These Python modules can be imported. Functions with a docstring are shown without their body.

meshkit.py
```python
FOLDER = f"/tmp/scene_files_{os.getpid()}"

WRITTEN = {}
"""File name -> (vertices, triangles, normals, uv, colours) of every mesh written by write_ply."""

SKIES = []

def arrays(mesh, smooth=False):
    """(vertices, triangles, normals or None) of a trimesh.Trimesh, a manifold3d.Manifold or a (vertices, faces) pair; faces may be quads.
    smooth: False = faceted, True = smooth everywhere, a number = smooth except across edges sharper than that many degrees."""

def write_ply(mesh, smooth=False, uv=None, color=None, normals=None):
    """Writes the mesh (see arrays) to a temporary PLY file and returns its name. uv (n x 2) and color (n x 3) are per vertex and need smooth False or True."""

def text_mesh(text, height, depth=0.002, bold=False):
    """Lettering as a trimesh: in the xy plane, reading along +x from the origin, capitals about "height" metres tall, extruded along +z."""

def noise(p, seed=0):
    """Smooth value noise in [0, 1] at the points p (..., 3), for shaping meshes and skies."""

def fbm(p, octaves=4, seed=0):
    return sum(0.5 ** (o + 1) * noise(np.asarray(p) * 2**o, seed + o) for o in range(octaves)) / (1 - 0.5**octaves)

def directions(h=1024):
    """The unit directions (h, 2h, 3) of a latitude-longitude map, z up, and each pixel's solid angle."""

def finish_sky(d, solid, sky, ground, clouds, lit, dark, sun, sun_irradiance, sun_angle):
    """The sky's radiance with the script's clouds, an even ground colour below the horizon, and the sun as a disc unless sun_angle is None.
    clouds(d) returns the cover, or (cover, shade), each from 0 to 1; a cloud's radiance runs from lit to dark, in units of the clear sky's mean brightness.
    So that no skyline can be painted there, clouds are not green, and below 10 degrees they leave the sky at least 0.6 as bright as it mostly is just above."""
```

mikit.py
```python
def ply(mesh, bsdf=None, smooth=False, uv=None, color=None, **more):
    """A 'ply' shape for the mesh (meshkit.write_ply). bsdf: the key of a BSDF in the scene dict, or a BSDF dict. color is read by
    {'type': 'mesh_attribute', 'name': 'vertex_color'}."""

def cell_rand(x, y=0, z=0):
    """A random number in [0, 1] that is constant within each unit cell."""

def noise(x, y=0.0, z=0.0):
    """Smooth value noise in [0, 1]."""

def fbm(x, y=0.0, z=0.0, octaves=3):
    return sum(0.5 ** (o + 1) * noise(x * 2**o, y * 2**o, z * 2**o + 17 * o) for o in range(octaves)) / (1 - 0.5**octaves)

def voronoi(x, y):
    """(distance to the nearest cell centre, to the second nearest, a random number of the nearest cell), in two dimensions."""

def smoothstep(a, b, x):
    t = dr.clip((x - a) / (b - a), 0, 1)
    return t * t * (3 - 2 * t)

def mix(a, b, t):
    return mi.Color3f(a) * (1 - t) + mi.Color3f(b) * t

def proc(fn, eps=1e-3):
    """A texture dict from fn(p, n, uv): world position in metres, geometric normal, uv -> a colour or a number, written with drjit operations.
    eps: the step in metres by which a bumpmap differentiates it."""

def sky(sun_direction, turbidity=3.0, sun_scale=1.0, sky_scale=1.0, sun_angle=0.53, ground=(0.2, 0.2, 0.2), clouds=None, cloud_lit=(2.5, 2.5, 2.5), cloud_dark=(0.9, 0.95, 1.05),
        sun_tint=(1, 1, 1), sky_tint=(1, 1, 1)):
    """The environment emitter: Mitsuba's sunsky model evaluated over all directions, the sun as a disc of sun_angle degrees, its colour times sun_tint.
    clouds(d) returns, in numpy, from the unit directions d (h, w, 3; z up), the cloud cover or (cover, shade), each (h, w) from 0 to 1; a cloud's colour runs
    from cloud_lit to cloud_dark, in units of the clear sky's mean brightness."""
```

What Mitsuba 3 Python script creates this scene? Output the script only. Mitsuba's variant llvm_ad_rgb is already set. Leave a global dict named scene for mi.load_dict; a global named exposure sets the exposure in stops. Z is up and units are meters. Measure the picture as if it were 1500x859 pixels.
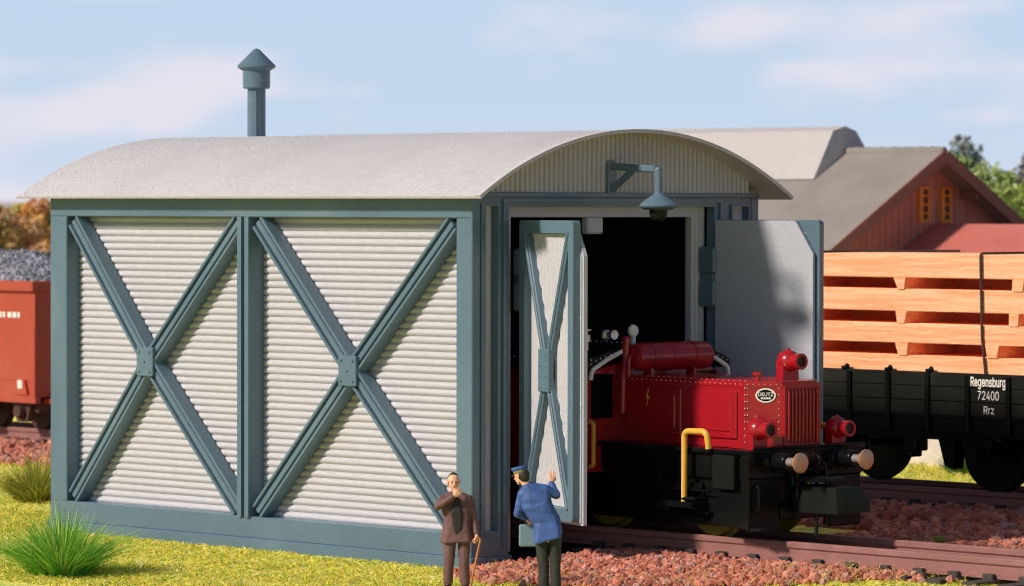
import math, random
import numpy as np, trimesh, manifold3d, drjit as dr, mitsuba as mi
import mikit, meshkit
from shapely.geometry import Polygon, box as sbox, Point
from shapely import affinity
from mikit import noise as tn, fbm as tf, voronoi, cell_rand, smoothstep, mix, proc
T = mi.ScalarTransform4f
rng = np.random.default_rng(7)
random.seed(7)
scene, labels = {}, {}

# ------------------------------------------------------------------ camera, sky, exposure
F_PX, YAW, PITCH, ROLL = 5705.65, math.radians(134.422), math.radians(-1.288), math.radians(0.1035)
EYE = np.array([40.957, -40.925, 5.429])
fwd = np.array([math.cos(YAW)*math.cos(PITCH), math.sin(YAW)*math.cos(PITCH), math.sin(PITCH)])
rgt = np.cross(fwd, [0, 0, 1]); rgt /= np.linalg.norm(rgt)
upv = np.cross(rgt, fwd)
upr = -math.sin(ROLL)*rgt + math.cos(ROLL)*upv
scene['camera'] = {'type': 'thinlens', 'fov_axis': 'x', 'fov': math.degrees(2*math.atan(750/F_PX)), 'near_clip': 1.0, 'far_clip': 60000.0,
    'aperture_radius': 0.055, 'focus_distance': 57.6,
    'to_world': T().look_at(origin=EYE.tolist(), target=(EYE+fwd).tolist(), up=upr.tolist())}

def cloud_fn(d):
    az = np.degrees(np.arctan2(d[..., 1], d[..., 0])); el = np.degrees(np.arcsin(np.clip(d[..., 2], -1, 1)))
    f = meshkit.fbm(np.stack([az*0.42+el*0.35, el*1.5, az*0+3.1], -1), 5, seed=393)
    wisp = np.clip((f-0.515)/0.2, 0, 1)
    t = np.clip((el-3.2)/6, 0, 1); cover = 1-t*t*(3-2*t)
    white = np.clip(0.60*np.exp(-np.maximum(el, 0)/0.8)+0.80*wisp, 0, 1)
    return np.maximum(cover, 0.5*wisp), 1-white
scene['sky'] = mikit.sky((-0.25, -1.0, 0.68), turbidity=3, sun_scale=1.7, sky_scale=0.75, sun_angle=6.0, clouds=cloud_fn,
    cloud_lit=(6.6, 6.3, 6.9), cloud_dark=(4.3, 5.45, 6.9), sun_tint=(0.88, 0.95, 1.17), sky_tint=(0.95, 0.98, 1.05))
exposure = 0.98

# ------------------------------------------------------------------ materials
def P(key, col, rough=0.5, **kw):
    d = {'type': 'principled', 'roughness': rough, 'specular': kw.pop('specular', 0.5)}
    d['base_color'] = col if isinstance(col, dict) else {'type': 'rgb', 'value': list(col)}
    bump = kw.pop('bump', None)
    d.update(kw)
    if bump is not None:
        d = {'type': 'bumpmap', 'arbitrary': bump[0], 'scale': bump[1], 'bsdf': d}
    scene[key] = {'type': 'twosided', 'bsdf': d}

def worn(col, amt=0.14, s=1.3, tint=(1.0, 1.0, 1.0)):
    c2 = [float(a*b) for a, b in zip(col, tint)]; col = [float(a) for a in col]
    def fn(p, n, uv):
        a = tf(p.x*s, p.y*s, p.z*s*0.6, 4); b = tn(p.x*19, p.y*19, p.z*19)
        k = 1 + amt*(2*a-1) + 0.05*(2*b-1)
        return mix(col, c2, smoothstep(0.55, 0.8, a))*k
    return proc(fn)
P('m_frame', worn((0.105, 0.175, 0.235), 0.16, 0.9, (1.15, 1.07, 1.0)), 0.33)
P('m_sheet', worn((0.495, 0.50, 0.545), 0.05, 0.8, (0.97, 0.96, 0.94)), 0.5)
P('m_roof', worn((0.53, 0.525, 0.55), 0.07, 0.5, (0.93, 0.93, 0.92)), 0.55)
P('m_lining', worn((0.43, 0.46, 0.53), 0.06, 0.8), 0.45)
P('m_inside_shade', (0.018, 0.020, 0.026), 0.8)  # indoor shade put into the colour; plain inner walls would be light grey
P('m_red', worn((0.34, 0.007, 0.015), 0.16, 2.0, (0.8, 0.9, 0.9)), 0.2, clearcoat=0.5, clearcoat_gloss=0.8)
P('m_black', worn((0.005, 0.006, 0.007), 0.3, 2.5, (2.0, 1.9, 1.7)), 0.24, specular=0.16)
P('m_black_matt', worn((0.006, 0.0075, 0.006), 0.4, 2.5, (2.0, 1.8, 1.6)), 0.6, specular=0.2)
P('m_green_black', worn((0.010, 0.014, 0.011), 0.4, 2.5, (1.6, 1.5, 1.3)), 0.45, specular=0.25)
P('m_yellow', (0.72, 0.42, 0.06), 0.4)
P('m_wheel_yellow', (0.20, 0.18, 0.03), 0.4)
P('m_white', (0.78, 0.76, 0.72), 0.4)
P('m_copper', worn((0.62, 0.36, 0.24), 0.15, 9), 0.42, metallic=0.6)
P('m_silver', (0.6, 0.6, 0.6), 0.3, metallic=0.7)
P('m_rivet_glint', (0.80, 0.42, 0.40), 0.25, metallic=0.2)  # pale pink paints in the glints of glossy red rivets
P('m_hole', (0.01, 0.006, 0.006), 0.5)
P('m_rail', worn((0.27, 0.125, 0.115), 0.18, 3.0, (1.1, 1.15, 1.15)), 0.5)
P('m_sleeper', worn((0.055, 0.045, 0.042), 0.3, 5.0), 0.8)
P('m_rust', worn((0.075, 0.034, 0.028), 0.3, 4.0), 0.7)
P('m_wagon_red', worn((0.41, 0.066, 0.036), 0.12, 1.0, (0.95, 1.2, 1.2)), 0.55)
P('m_barn_roof', worn((0.25, 0.23, 0.215), 0.2, 1.4, (0.9, 0.92, 0.95)), 0.85)
P('m_barn_board', worn((0.52, 0.20, 0.15), 0.2, 2.2, (0.85, 0.9, 0.95)), 0.8)
P('m_barn_trim', worn((0.26, 0.11, 0.085), 0.15, 2.0), 0.7)
P('m_orange', (0.75, 0.25, 0.02), 0.6)
P('m_pane', (0.05, 0.03, 0.025), 0.2)
P('m_annex_roof', worn((0.46, 0.13, 0.11), 0.14, 1.6, (0.95, 1.1, 1.1)), 0.85)
P('m_plaster', worn((0.62, 0.57, 0.52), 0.2, 2.2, (0.85, 0.85, 0.85)), 0.9)
P('m_ridge', worn((0.46, 0.445, 0.45), 0.08, 0.8), 0.5)
P('m_strap', (0.05, 0.028, 0.024), 0.8)
P('m_bark', worn((0.10, 0.07, 0.05), 0.4, 6.0), 0.95)
def vc(key, rough=0.8, thin=False, **kw):
    a = {'type': 'mesh_attribute', 'name': 'vertex_color'}
    if thin:
        scene[key] = {'type': 'principledthin', 'base_color': a, 'roughness': rough, 'diff_trans': 0.5, 'specular': 0.2} if False else \
            {'type': 'principledthin', 'base_color': a, 'roughness': rough, 'diff_trans': 0.5}
    else:
        P(key, a, rough, **kw)
vc('m_stone', 0.85); vc('m_blade', 0.6, thin=True); vc('m_leaf', 0.7, thin=True); vc('m_coal', 0.5)

def wood_fn(p, n, uv):
    lay = dr.floor((p.z-2.4)/0.55)
    g = tf(p.x*0.9, p.y*9+lay*7, p.z*16+lay*3, 4); q = tf(p.x*5.0, p.y*5, p.z*40, 3); b = tn(p.x*23, p.y*23, p.z*30)
    c = mix((0.85, 0.38, 0.185), (0.93, 0.52, 0.30), smoothstep(0.3, 0.7, g))
    c = mix(c, (0.62, 0.27, 0.10), 0.5*smoothstep(0.55, 0.8, q))
    return c*(0.93+0.14*b)
P('m_wood', proc(wood_fn), 0.75, bump=(proc(lambda p, n, uv: tf(p.x*7, p.y*20, p.z*40, 3), 4e-3), 0.012))
def brown_suit(p, n, uv):
    a = tf(p.x*9, p.y*9, p.z*9, 3); return mi.Color3f(0.155, 0.078, 0.080)*(0.75+0.5*a)
P('m_suit', proc(brown_suit), 0.65)
def blue_suit(p, n, uv):
    a = tf(p.x*8, p.y*8, p.z*8, 3); return mi.Color3f(0.045, 0.105, 0.33)*(0.75+0.5*a)
P('m_blue', proc(blue_suit), 0.6)
P('m_trouser', worn((0.028, 0.032, 0.030), 0.4, 8.0), 0.75)
P('m_vest', (0.022, 0.022, 0.024), 0.7)
P('m_skin', worn((0.78, 0.45, 0.29), 0.14, 9.0, (1.05, 0.85, 0.8)), 0.5)
P('m_hair', (0.03, 0.02, 0.015), 0.6)
P('m_eye', (0.02, 0.015, 0.012), 0.2)
P('m_shoe', (0.012, 0.012, 0.014), 0.25)
P('m_cane', worn((0.45, 0.17, 0.05), 0.2, 7.0), 0.4)
P('m_band', (0.25, 0.24, 0.05), 0.5)
P('m_case', (0.17, 0.27, 0.33), 0.4)

def ground_fn(p, n, uv):
    k = tf(p.x*0.35+5, p.y*0.35, 0.0, 4)
    edge = smoothstep(-0.35, 0.3, p.y + 1.2*(k-0.5) + 0.62 - 0.75*dr.maximum(p.x-2.8, 0)) * smoothstep(-0.8, 0.3, p.x + 0.8*(k-0.5)) * smoothstep(-0.1, 0.4, p.x + p.y)
    edge = dr.maximum(edge, smoothstep(9.6, 10.2, p.y+1.2*(k-0.5))*(1-smoothstep(15.6, 16.4, p.y+1.2*(k-0.5))))
    strip = smoothstep(4.9, 5.3, p.y+0.8*(k-0.5))*(1-smoothstep(6.2, 6.8, p.y+0.8*(k-0.5)))
    edge = edge*(1-0.8*strip)
    f = tn(p.x*26, p.y*26, 0); f2 = tf(p.x*2.3, p.y*2.3, 1.0, 3); f3 = tn(p.x*60, p.y*60, 0)
    g = mix((0.56, 0.53, 0.11), (0.32, 0.42, 0.08), smoothstep(0.45, 0.75, f2))
    g = mix(g, (0.80, 0.72, 0.18), 0.7*smoothstep(0.55, 0.9, f))
    g = g*(0.8+0.4*f3)
    s = mix((0.24, 0.085, 0.06), (0.36, 0.16, 0.12), f)*(0.6+0.6*f3)
    far = smoothstep(20.0, 45.0, p.y)
    g = mix(g, (0.20, 0.20, 0.10), far)
    return mix(g, s, edge)
P('m_ground', proc(ground_fn), 0.95, specular=0.1)

# ------------------------------------------------------------------ helpers
used = {}
def num(key):
    n = used.get(key, 0); used[key] = n+1
    return key if n == 0 else f'{key}_{n:03d}'
def put(key, mesh, m, smooth=False, label=None, cat=None, group=None, kind=None, color=None):
    key = num(key)
    scene[key] = mikit.ply(mesh, m, smooth=smooth, color=color)
    tag(key, label, cat, group, kind)
    return key
def tag(key, label=None, cat=None, group=None, kind=None):
    d = {k: v for k, v in dict(label=label, category=cat, group=group, kind=kind).items() if v}
    if d: labels.setdefault(key, {}).update(d)
def thing(key, label, cat, group=None):
    key = num(key); tag(key, label, cat, group); return key
def cat(*ms):
    ms = [m for x in ms for m in (x if isinstance(x, (list, tuple)) else [x])]
    return trimesh.util.concatenate(ms)
def xf(m, M):
    m = m.copy(); m.apply_transform(M); return m
def mat(ex, ey, ez, o):
    M = np.eye(4); M[:3, 0], M[:3, 1], M[:3, 2], M[:3, 3] = ex, ey, ez, o; return M
def cbox(x0, x1, y0, y1, z0, z1, b=0.016):
    b = min(b, 0.45*min(abs(x1-x0), abs(y1-y0), abs(z1-z0)))
    s = np.array([[i, j, k] for i in (0, 1) for j in (0, 1) for k in (0, 1)], float)
    lo, hi = np.array([x0, y0, z0], float), np.array([x1, y1, z1], float)
    c = lo+s*(hi-lo); sg = 1-2*s
    pts = []
    for ax in range(3):
        q = c+sg*b; q[:, ax] = c[:, ax]; pts.append(q)
    return trimesh.convex.convex_hull(np.vstack(pts))
def hull(pts): return trimesh.convex.convex_hull(np.asarray(pts, float))
def bar(p, q, w, h, up=(0, 0, 1), b=0.01):
    p, q, up = np.array(p, float), np.array(q, float), np.array(up, float)
    d = q-p; L = np.linalg.norm(d); d /= L
    s = np.cross(up, d); s /= np.linalg.norm(s); u = np.cross(d, s)
    return xf(cbox(0, L, -w/2, w/2, -h/2, h/2, b), mat(d, s, u, p))
def extr(poly, h): return trimesh.creation.extrude_polygon(poly, h, engine='earcut')
def sweep(profile, p, q, ex, ey):
    """profile (n,2) in ex, ey, from p to q; made with right-handed frame"""
    p, q = np.array(p, float), np.array(q, float); d = q-p; L = np.linalg.norm(d)
    return xf(extr(Polygon(profile), L), mat(np.array(ex, float), np.array(ey, float), d/L, p))
def arc_pts(pts, r, n=5):
    """rounds the corners of a polyline"""
    pts = [np.array(p, float) for p in pts]; out = [pts[0]]
    for a, b, c in zip(pts, pts[1:], pts[2:]):
        d1, d2 = (a-b), (c-b); l1, l2 = np.linalg.norm(d1), np.linalg.norm(d2); k = min(r, 0.45*l1, 0.45*l2)
        s, e = b+d1/l1*k, b+d2/l2*k
        for t in np.linspace(0, 1, n): out.append((1-t)**2*s+2*t*(1-t)*b+t*t*e)
    return np.array(out+[pts[-1]])
def tube(pts, r, n=10):
    p = np.asarray(pts, float); rr = np.broadcast_to(r, (len(p),)).astype(float)
    t = np.gradient(p, axis=0); t /= np.linalg.norm(t, axis=1, keepdims=True)
    a = np.cross(t[0], [0, 0, 1.0]) if abs(t[0][2]) < 0.9 else np.cross(t[0], [1.0, 0, 0]); a /= np.linalg.norm(a)
    ang = np.arange(n)*2*np.pi/n; V = []
    for i in range(len(p)):
        a = a-t[i]*(a@t[i]); a /= np.linalg.norm(a); b = np.cross(t[i], a)
        V.append(p[i]+rr[i]*(np.cos(ang)[:, None]*a+np.sin(ang)[:, None]*b))
    m = len(p); V = np.vstack(V+[p[:1], p[-1:]]); Fc = []
    for i in range(m-1):
        for j in range(n):
            k = (j+1) % n; Fc += [[i*n+j, i*n+k, (i+1)*n+k], [i*n+j, (i+1)*n+k, (i+1)*n+j]]
    for j in range(n):
        k = (j+1) % n; Fc += [[m*n, k, j], [m*n+1, (m-1)*n+j, (m-1)*n+k]]
    return trimesh.Trimesh(V, Fc, process=False)
def lathe(prof, n=32, o=(0, 0, 0), axis='z'):
    m = trimesh.creation.revolve(np.array(prof, float), sections=n)
    if axis == 'x': m.apply_transform(mat([0, 0, -1], [0, 1, 0], [1, 0, 0], [0, 0, 0]))
    if axis == 'y': m.apply_transform(mat([1, 0, 0], [0, 0, -1], [0, 1, 0], [0, 0, 0]))
    m.apply_translation(o); return m
def ball(o, r, s=1, sub=1):
    m = trimesh.creation.icosphere(subdivisions=sub, radius=r); m.apply_scale(s); m.apply_translation(o); return m
def grid(Pt):
    n, m = Pt.shape[:2]; i, j = np.meshgrid(np.arange(n-1), np.arange(m-1), indexing='ij')
    q = np.stack([i*m+j, (i+1)*m+j, (i+1)*m+j+1, i*m+j+1], -1).reshape(-1, 4)
    return trimesh.Trimesh(Pt.reshape(-1, 3), np.vstack([q[:, [0, 1, 2]], q[:, [0, 2, 3]]]), process=False)
def ribs(t): return np.abs(np.sin(np.pi*t))**0.65       # rounded ridges with sharp valleys, one per unit
def ribs_samples(a, b, pitch, k=8):
    n = int(round((b-a)/pitch)); return np.linspace(a, b, n*k+1), np.linspace(0, n, n*k+1)

# ------------------------------------------------------------------ ground
def ground_z(x, y):
    """the gravel beds of the two tracks"""
    x, y = np.asarray(x, float), np.asarray(y, float)
    s = lambda a, b, t: (lambda u: u*u*(3-2*u))(np.clip((t-a)/(b-a), 0, 1))
    inx = s(0.1, 1.2, x)
    b1 = 0.17*s(0.2, 1.7, y)*(1-s(4.7, 6.0, y))*inx
    b2 = 0.17*s(10.2, 11.6, y)*(1-s(15.0, 16.4, y))
    n = 0.035*(meshkit.fbm(np.stack([x*1.1, y*1.1, x*0], -1), 3)-0.5)
    far = s(40, 90, y)*0
    return b1+b2+n*((y < -0.35) | (x > 0.4) | (x < -10.4) | (y > 6.9)) + far
xs = np.concatenate([[-30000, -6000, -900, -400, -150, -80], np.arange(-60, 16.01, 0.35), [30, 60, 150, 400, 900, 6000, 30000]])
ys = np.concatenate([[-300, -60, -20], np.arange(-8, 24.01, 0.25), [30, 40, 60, 100, 200, 500, 1200, 6000, 30000]])
gx, gy = np.meshgrid(xs, ys, indexing='ij')
put('ground', grid(np.stack([gx, gy, ground_z(gx, gy)], -1)), 'm_ground', True, kind='structure')

def in_view(p, margin=60):
    d = p-EYE; z = d@fwd; X = 750+F_PX*(d@rgt)/z; Y = 429.5-F_PX*(d@upv)/z
    return (X > -margin) & (X < 1500+margin) & (Y > -margin) & (Y < 859+margin)

# ------------------------------------------------------------------ railway tracks
def rail_profile():
    return [(-0.13, 0.0), (0.13, 0.0), (0.13, 0.03), (0.03, 0.065), (0.03, 0.17), (0.065, 0.20), (0.065, 0.265), (0.05, 0.28), (-0.05, 0.28), (-0.065, 0.265), (-0.065, 0.20), (-0.03, 0.17), (-0.03, 0.065), (-0.13, 0.03)]
def track(label, yc, x0, x1, vis0, vis1):
    t = thing('railway_track', label, 'railway track')
    for s in (-1, 1):
        put(t+'__rail', sweep(rail_profile(), (x0, yc+s*0.655, 0.245), (x1, yc+s*0.655, 0.245), (0, 1, 0), (0, 0, 1)), 'm_rail', 25)
    base = None
    sl = cat(cbox(-0.13, 0.13, -1.3, 1.3, 0.09, 0.232, 0.012), [cbox(-0.09, 0.09, s*0.655+q-0.05, s*0.655+q+0.05, 0.22, 0.315, 0.012) for s in (-1, 1) for q in (-0.17, 0.17)])
    d = mikit.ply(sl, 'm_sleeper')
    for x in np.arange(vis0, vis1, 0.62):
        k = num(t+'__sleeper'); scene[k] = {**d, 'to_world': T().translate([float(x), yc, 0.0])}
    return t
track('near railway track with brown rails leading out of the open shed doors', 3.19, -9.4, 24.0, 0.4, 12.0)
track('far railway track running behind the shed under the two freight wagons', 13.35, -70.0, 30.0, -40.0, 8.0)

# ------------------------------------------------------------------ gravel and grass
ico = trimesh.creation.icosphere(subdivisions=0)
ico1 = trimesh.creation.icosphere(subdivisions=1)
def stones(n, draw, smin, smax, pal, base=ico):
    P0 = draw(n); ok = in_view(P0); P0 = P0[ok]; n = len(P0)
    s = rng.uniform(smin, smax, n)*rng.choice([1, 1, 1, 1.35], n)
    nv = len(base.vertices)
    V = base.vertices[None]*(1+rng.uniform(-0.28, 0.28, (n, nv, 1)))*s[:, None, None]*rng.uniform(0.75, 1.15, (n, 1, 3))
    a = rng.uniform(0, 6.28, n); c, sn = np.cos(a), np.sin(a)
    V = np.stack([V[..., 0]*c[:, None]-V[..., 1]*sn[:, None], V[..., 0]*sn[:, None]+V[..., 1]*c[:, None], V[..., 2]], -1)+P0[:, None]
    Fc = base.faces[None]+(np.arange(n)*nv)[:, None, None]
    pal = np.array(pal); col = pal[rng.integers(0, len(pal), n)]*rng.uniform(0.75, 1.2, (n, 1))
    return trimesh.Trimesh(V.reshape(-1, 3), Fc.reshape(-1, 3), process=False), np.repeat(col, nv, 0)
pal = [(0.46, 0.155, 0.10), (0.54, 0.205, 0.14), (0.38, 0.12, 0.075), (0.58, 0.26, 0.19), (0.32, 0.105, 0.07), (0.42, 0.23, 0.20), (0.52, 0.18, 0.11)]
def border(x): return -0.62+0.75*np.maximum(x-2.8, 0)
def d_near(n):
    x = rng.uniform(0.10, 13, n); y = rng.uniform(-2.0, 2.25, n)
    keep = (x+y > 0.0+0.25*rng.normal(size=n)) & (y > border(x)+0.7*(meshkit.fbm(np.stack([x*0.8, y*0, x*0], -1), 3)-0.5)-np.minimum(rng.exponential(0.2, n), 0.7))
    x, y = x[keep], y[keep]
    return np.stack([x, y, ground_z(x, y)+rng.uniform(-0.01, 0.07, len(x))], -1)
def d_mid(n):
    x = rng.uniform(0.3, 13, n); y = rng.uniform(2.6, 11.2, n); keep = (np.abs(y-3.19) > 0.8)
    x, y = x[keep], y[keep]
    return np.stack([x, y, ground_z(x, y)+rng.uniform(-0.01, 0.05, len(x))], -1)
def d_far(n):
    x = np.concatenate([rng.uniform(-48, -20, n), rng.uniform(-8, 7, n//2)]); y = rng.uniform(9.6, 15.8, len(x)); keep = np.abs(np.abs(y-13.35)-0.655) > 0.18
    x, y = x[keep], y[keep]
    return np.stack([x, y, ground_z(x, y)+rng.uniform(-0.01, 0.06, len(x))], -1)
ma, ca = stones(26000, d_near, 0.028, 0.062, pal, ico1)
mb, cb = stones(14000, d_mid, 0.035, 0.08, pal)
mc, cc = stones(12000, d_far, 0.05, 0.11, pal)
put('gravel', cat(ma, mb, mc), 'm_stone', False, 'reddish brown track ballast of small broken stones around both tracks', 'gravel', kind='stuff', color=np.vstack([ca, cb, cc]))

def blades(P0, h, w, lean, pal, seg=2, jitter=0.25):
    """thin tapering blades; P0 (n,3), h, w, lean per blade"""
    n = len(P0); a = rng.uniform(0, 6.28, n); out = np.stack([np.cos(a), np.sin(a), a*0], -1); sd = np.stack([-np.sin(a+rng.normal(0, .6, n)), np.cos(a), a*0], -1)
    return blades_dir(P0, h, w, lean, out, sd, pal, seg, jitter)
def blades_dir(P0, h, w, lean, out, sd, pal, seg=2, jitter=0.25):
    n = len(P0); rows = []
    for k in range(seg+1):
        t = k/seg; c = P0+out*(lean*t**1.6)[:, None]+np.array([0, 0, 1.0])*(h*(t-0.25*t*t*np.minimum(lean/np.maximum(h, 1e-6), 1)))[:, None]
        ww = (w*(1-t)**0.7)[:, None] if k < seg else (w*0.06)[:, None]
        rows += [c-sd*ww, c+sd*ww]
    V = np.stack(rows, 1); nv = 2*(seg+1); f = []
    for k in range(seg): f += [[2*k, 2*k+1, 2*k+3], [2*k, 2*k+3, 2*k+2]]
    Fc = np.array(f)[None]+(np.arange(n)*nv)[:, None, None]
    pal = np.array(pal); col = pal[rng.integers(0, len(pal), n)]*rng.uniform(1-jitter, 1+jitter, (n, 1))
    return trimesh.Trimesh(V.reshape(-1, 3), Fc.reshape(-1, 3), process=False), np.repeat(col, nv, 0)
lawn_pal = [(0.84, 0.76, 0.10), (0.90, 0.82, 0.18), (0.74, 0.72, 0.09), (0.30, 0.48, 0.06), (0.92, 0.86, 0.42), (0.50, 0.60, 0.08), (0.86, 0.60, 0.18), (0.84, 0.80, 0.10)]
def lawn(n, x0, x1, y0, y1, hmin, hmax, cond=None):
    x, y = rng.uniform(x0, x1, n), rng.uniform(y0, y1, n); k = np.ones(n, bool)
    k &= ~((x > -9.99) & (x < 0.07) & (y > -0.07) & (y < 6.6))
    if cond is not None: k &= cond(x, y)
    x, y = x[k], y[k]; P0 = np.stack([x, y, ground_z(x, y)-0.005], -1); P0 = P0[in_view(P0)]; n = len(P0)
    clump = meshkit.fbm(P0*np.array([2.2, 2.2, 0]), 3)
    h = rng.uniform(hmin, hmax, n)*(0.5+1.0*clump)
    return blades(P0, h, rng.uniform(0.008, 0.02, n), h*rng.uniform(0.8, 3.0, n), lawn_pal)
def edge_cond(x, y):
    e = meshkit.fbm(np.stack([x*1.2, y*1.2, x*0], -1), 3)
    return (x < 0.1+0.9*(e-0.5)) | (x+y < 0.1) | (y < border(x)+1.5*(e-0.5)-0.1) | ((rng.uniform(0, 1, len(x)) < 0.10) & (y < border(x)+1.2))
L = [lawn(90000, -14, 9, -6.0, 2.3, 0.03, 0.075, edge_cond), lawn(60000, -42, -9.9, -3, 11, 0.04, 0.12), lawn(9000, 0.5, 9, 4.9, 6.6, 0.05, 0.16),
     lawn(30000, -18, 5, 15.5, 23, 0.06, 0.2)]
def strands(n):
    x = rng.uniform(0.3, 9, n); y = border(x)+rng.uniform(-0.5, 1.1, n); P0 = np.stack([x, y, ground_z(x, y)+0.02], -1); P0 = P0[in_view(P0)]; n = len(P0)
    h = rng.uniform(0.06, 0.22, n); a = rng.uniform(0, 6.28, n); o = np.stack([np.cos(a), np.sin(a), a*0], -1); sd = np.stack([-np.sin(a+.6), np.cos(a+.6), a*0], -1)
    return blades_dir(P0, h, rng.uniform(0.008, 0.014, n), h*rng.uniform(0.8, 2.2, n), o, sd, [(0.80, 0.72, 0.14), (0.84, 0.66, 0.2), (0.5, 0.58, 0.1)], 5)
L.append(strands(900))
put('grass', cat([a for a, b in L]), 'm_blade', False, 'short yellow green turf covering the ground around the shed', 'grass', kind='stuff', color=np.vstack([b for a, b in L]))

def tuft(key, label, x, y, n, r, h, pal, fall=1.0):
    a = rng.uniform(0, 6.28, n); q = np.sqrt(rng.uniform(0, 1, n)); out = np.stack([np.cos(a), np.sin(a), a*0], -1)
    P0 = np.array([x, y, float(ground_z(x, y))-0.01])+out*(q*r*0.38)[:, None]
    hh = h*rng.uniform(0.45, 1.0, n)*(1-0.35*q)
    lean = r*q*rng.uniform(0.4, 1.15, n)*fall
    sd = np.stack([-np.sin(a+rng.normal(0, .8, n)), np.cos(a+rng.normal(0, .8, n)), a*0], -1)
    m, c = blades_dir(P0, hh, rng.uniform(0.008, 0.016, n), lean, out, sd, pal, 5, 0.35)
    return put(key, m, 'm_blade', False, label, 'grass tuft', 'grass tufts in the turf', color=c)
gp = [(0.22, 0.54, 0.07), (0.34, 0.62, 0.09), (0.50, 0.70, 0.15), (0.12, 0.40, 0.08), (0.58, 0.72, 0.20), (0.26, 0.56, 0.08)]
tuft('grass_tuft', 'large bright green grass tuft beside the left corner of the shed', -3.75, -4.75, 1500, 1.15, 1.28, gp, 1.1)
tuft('grass_tuft', 'yellowish grass tuft at the left edge, in front of the red wagon', -15.0, 3.8, 1300, 1.05, 1.1, [(0.4, 0.42, 0.08), (0.5, 0.46, 0.12), (0.3, 0.36, 0.06)])
tuft('grass_tuft', 'blurred low green tuft at the bottom edge, left of the man in brown', 0.35, -4.9, 420, 0.5, 0.34, lawn_pal)
tuft('grass_tuft', 'small green tuft between the tracks beside the black coupling', 2.3, 8.3, 160, 0.22, 0.26, gp)
tuft('grass_tuft', 'dark leafy green tuft seen under the black flat wagon', -7.6, 21.6, 500, 0.6, 0.75, [(0.08, 0.2, 0.03), (0.14, 0.3, 0.05)])

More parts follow.
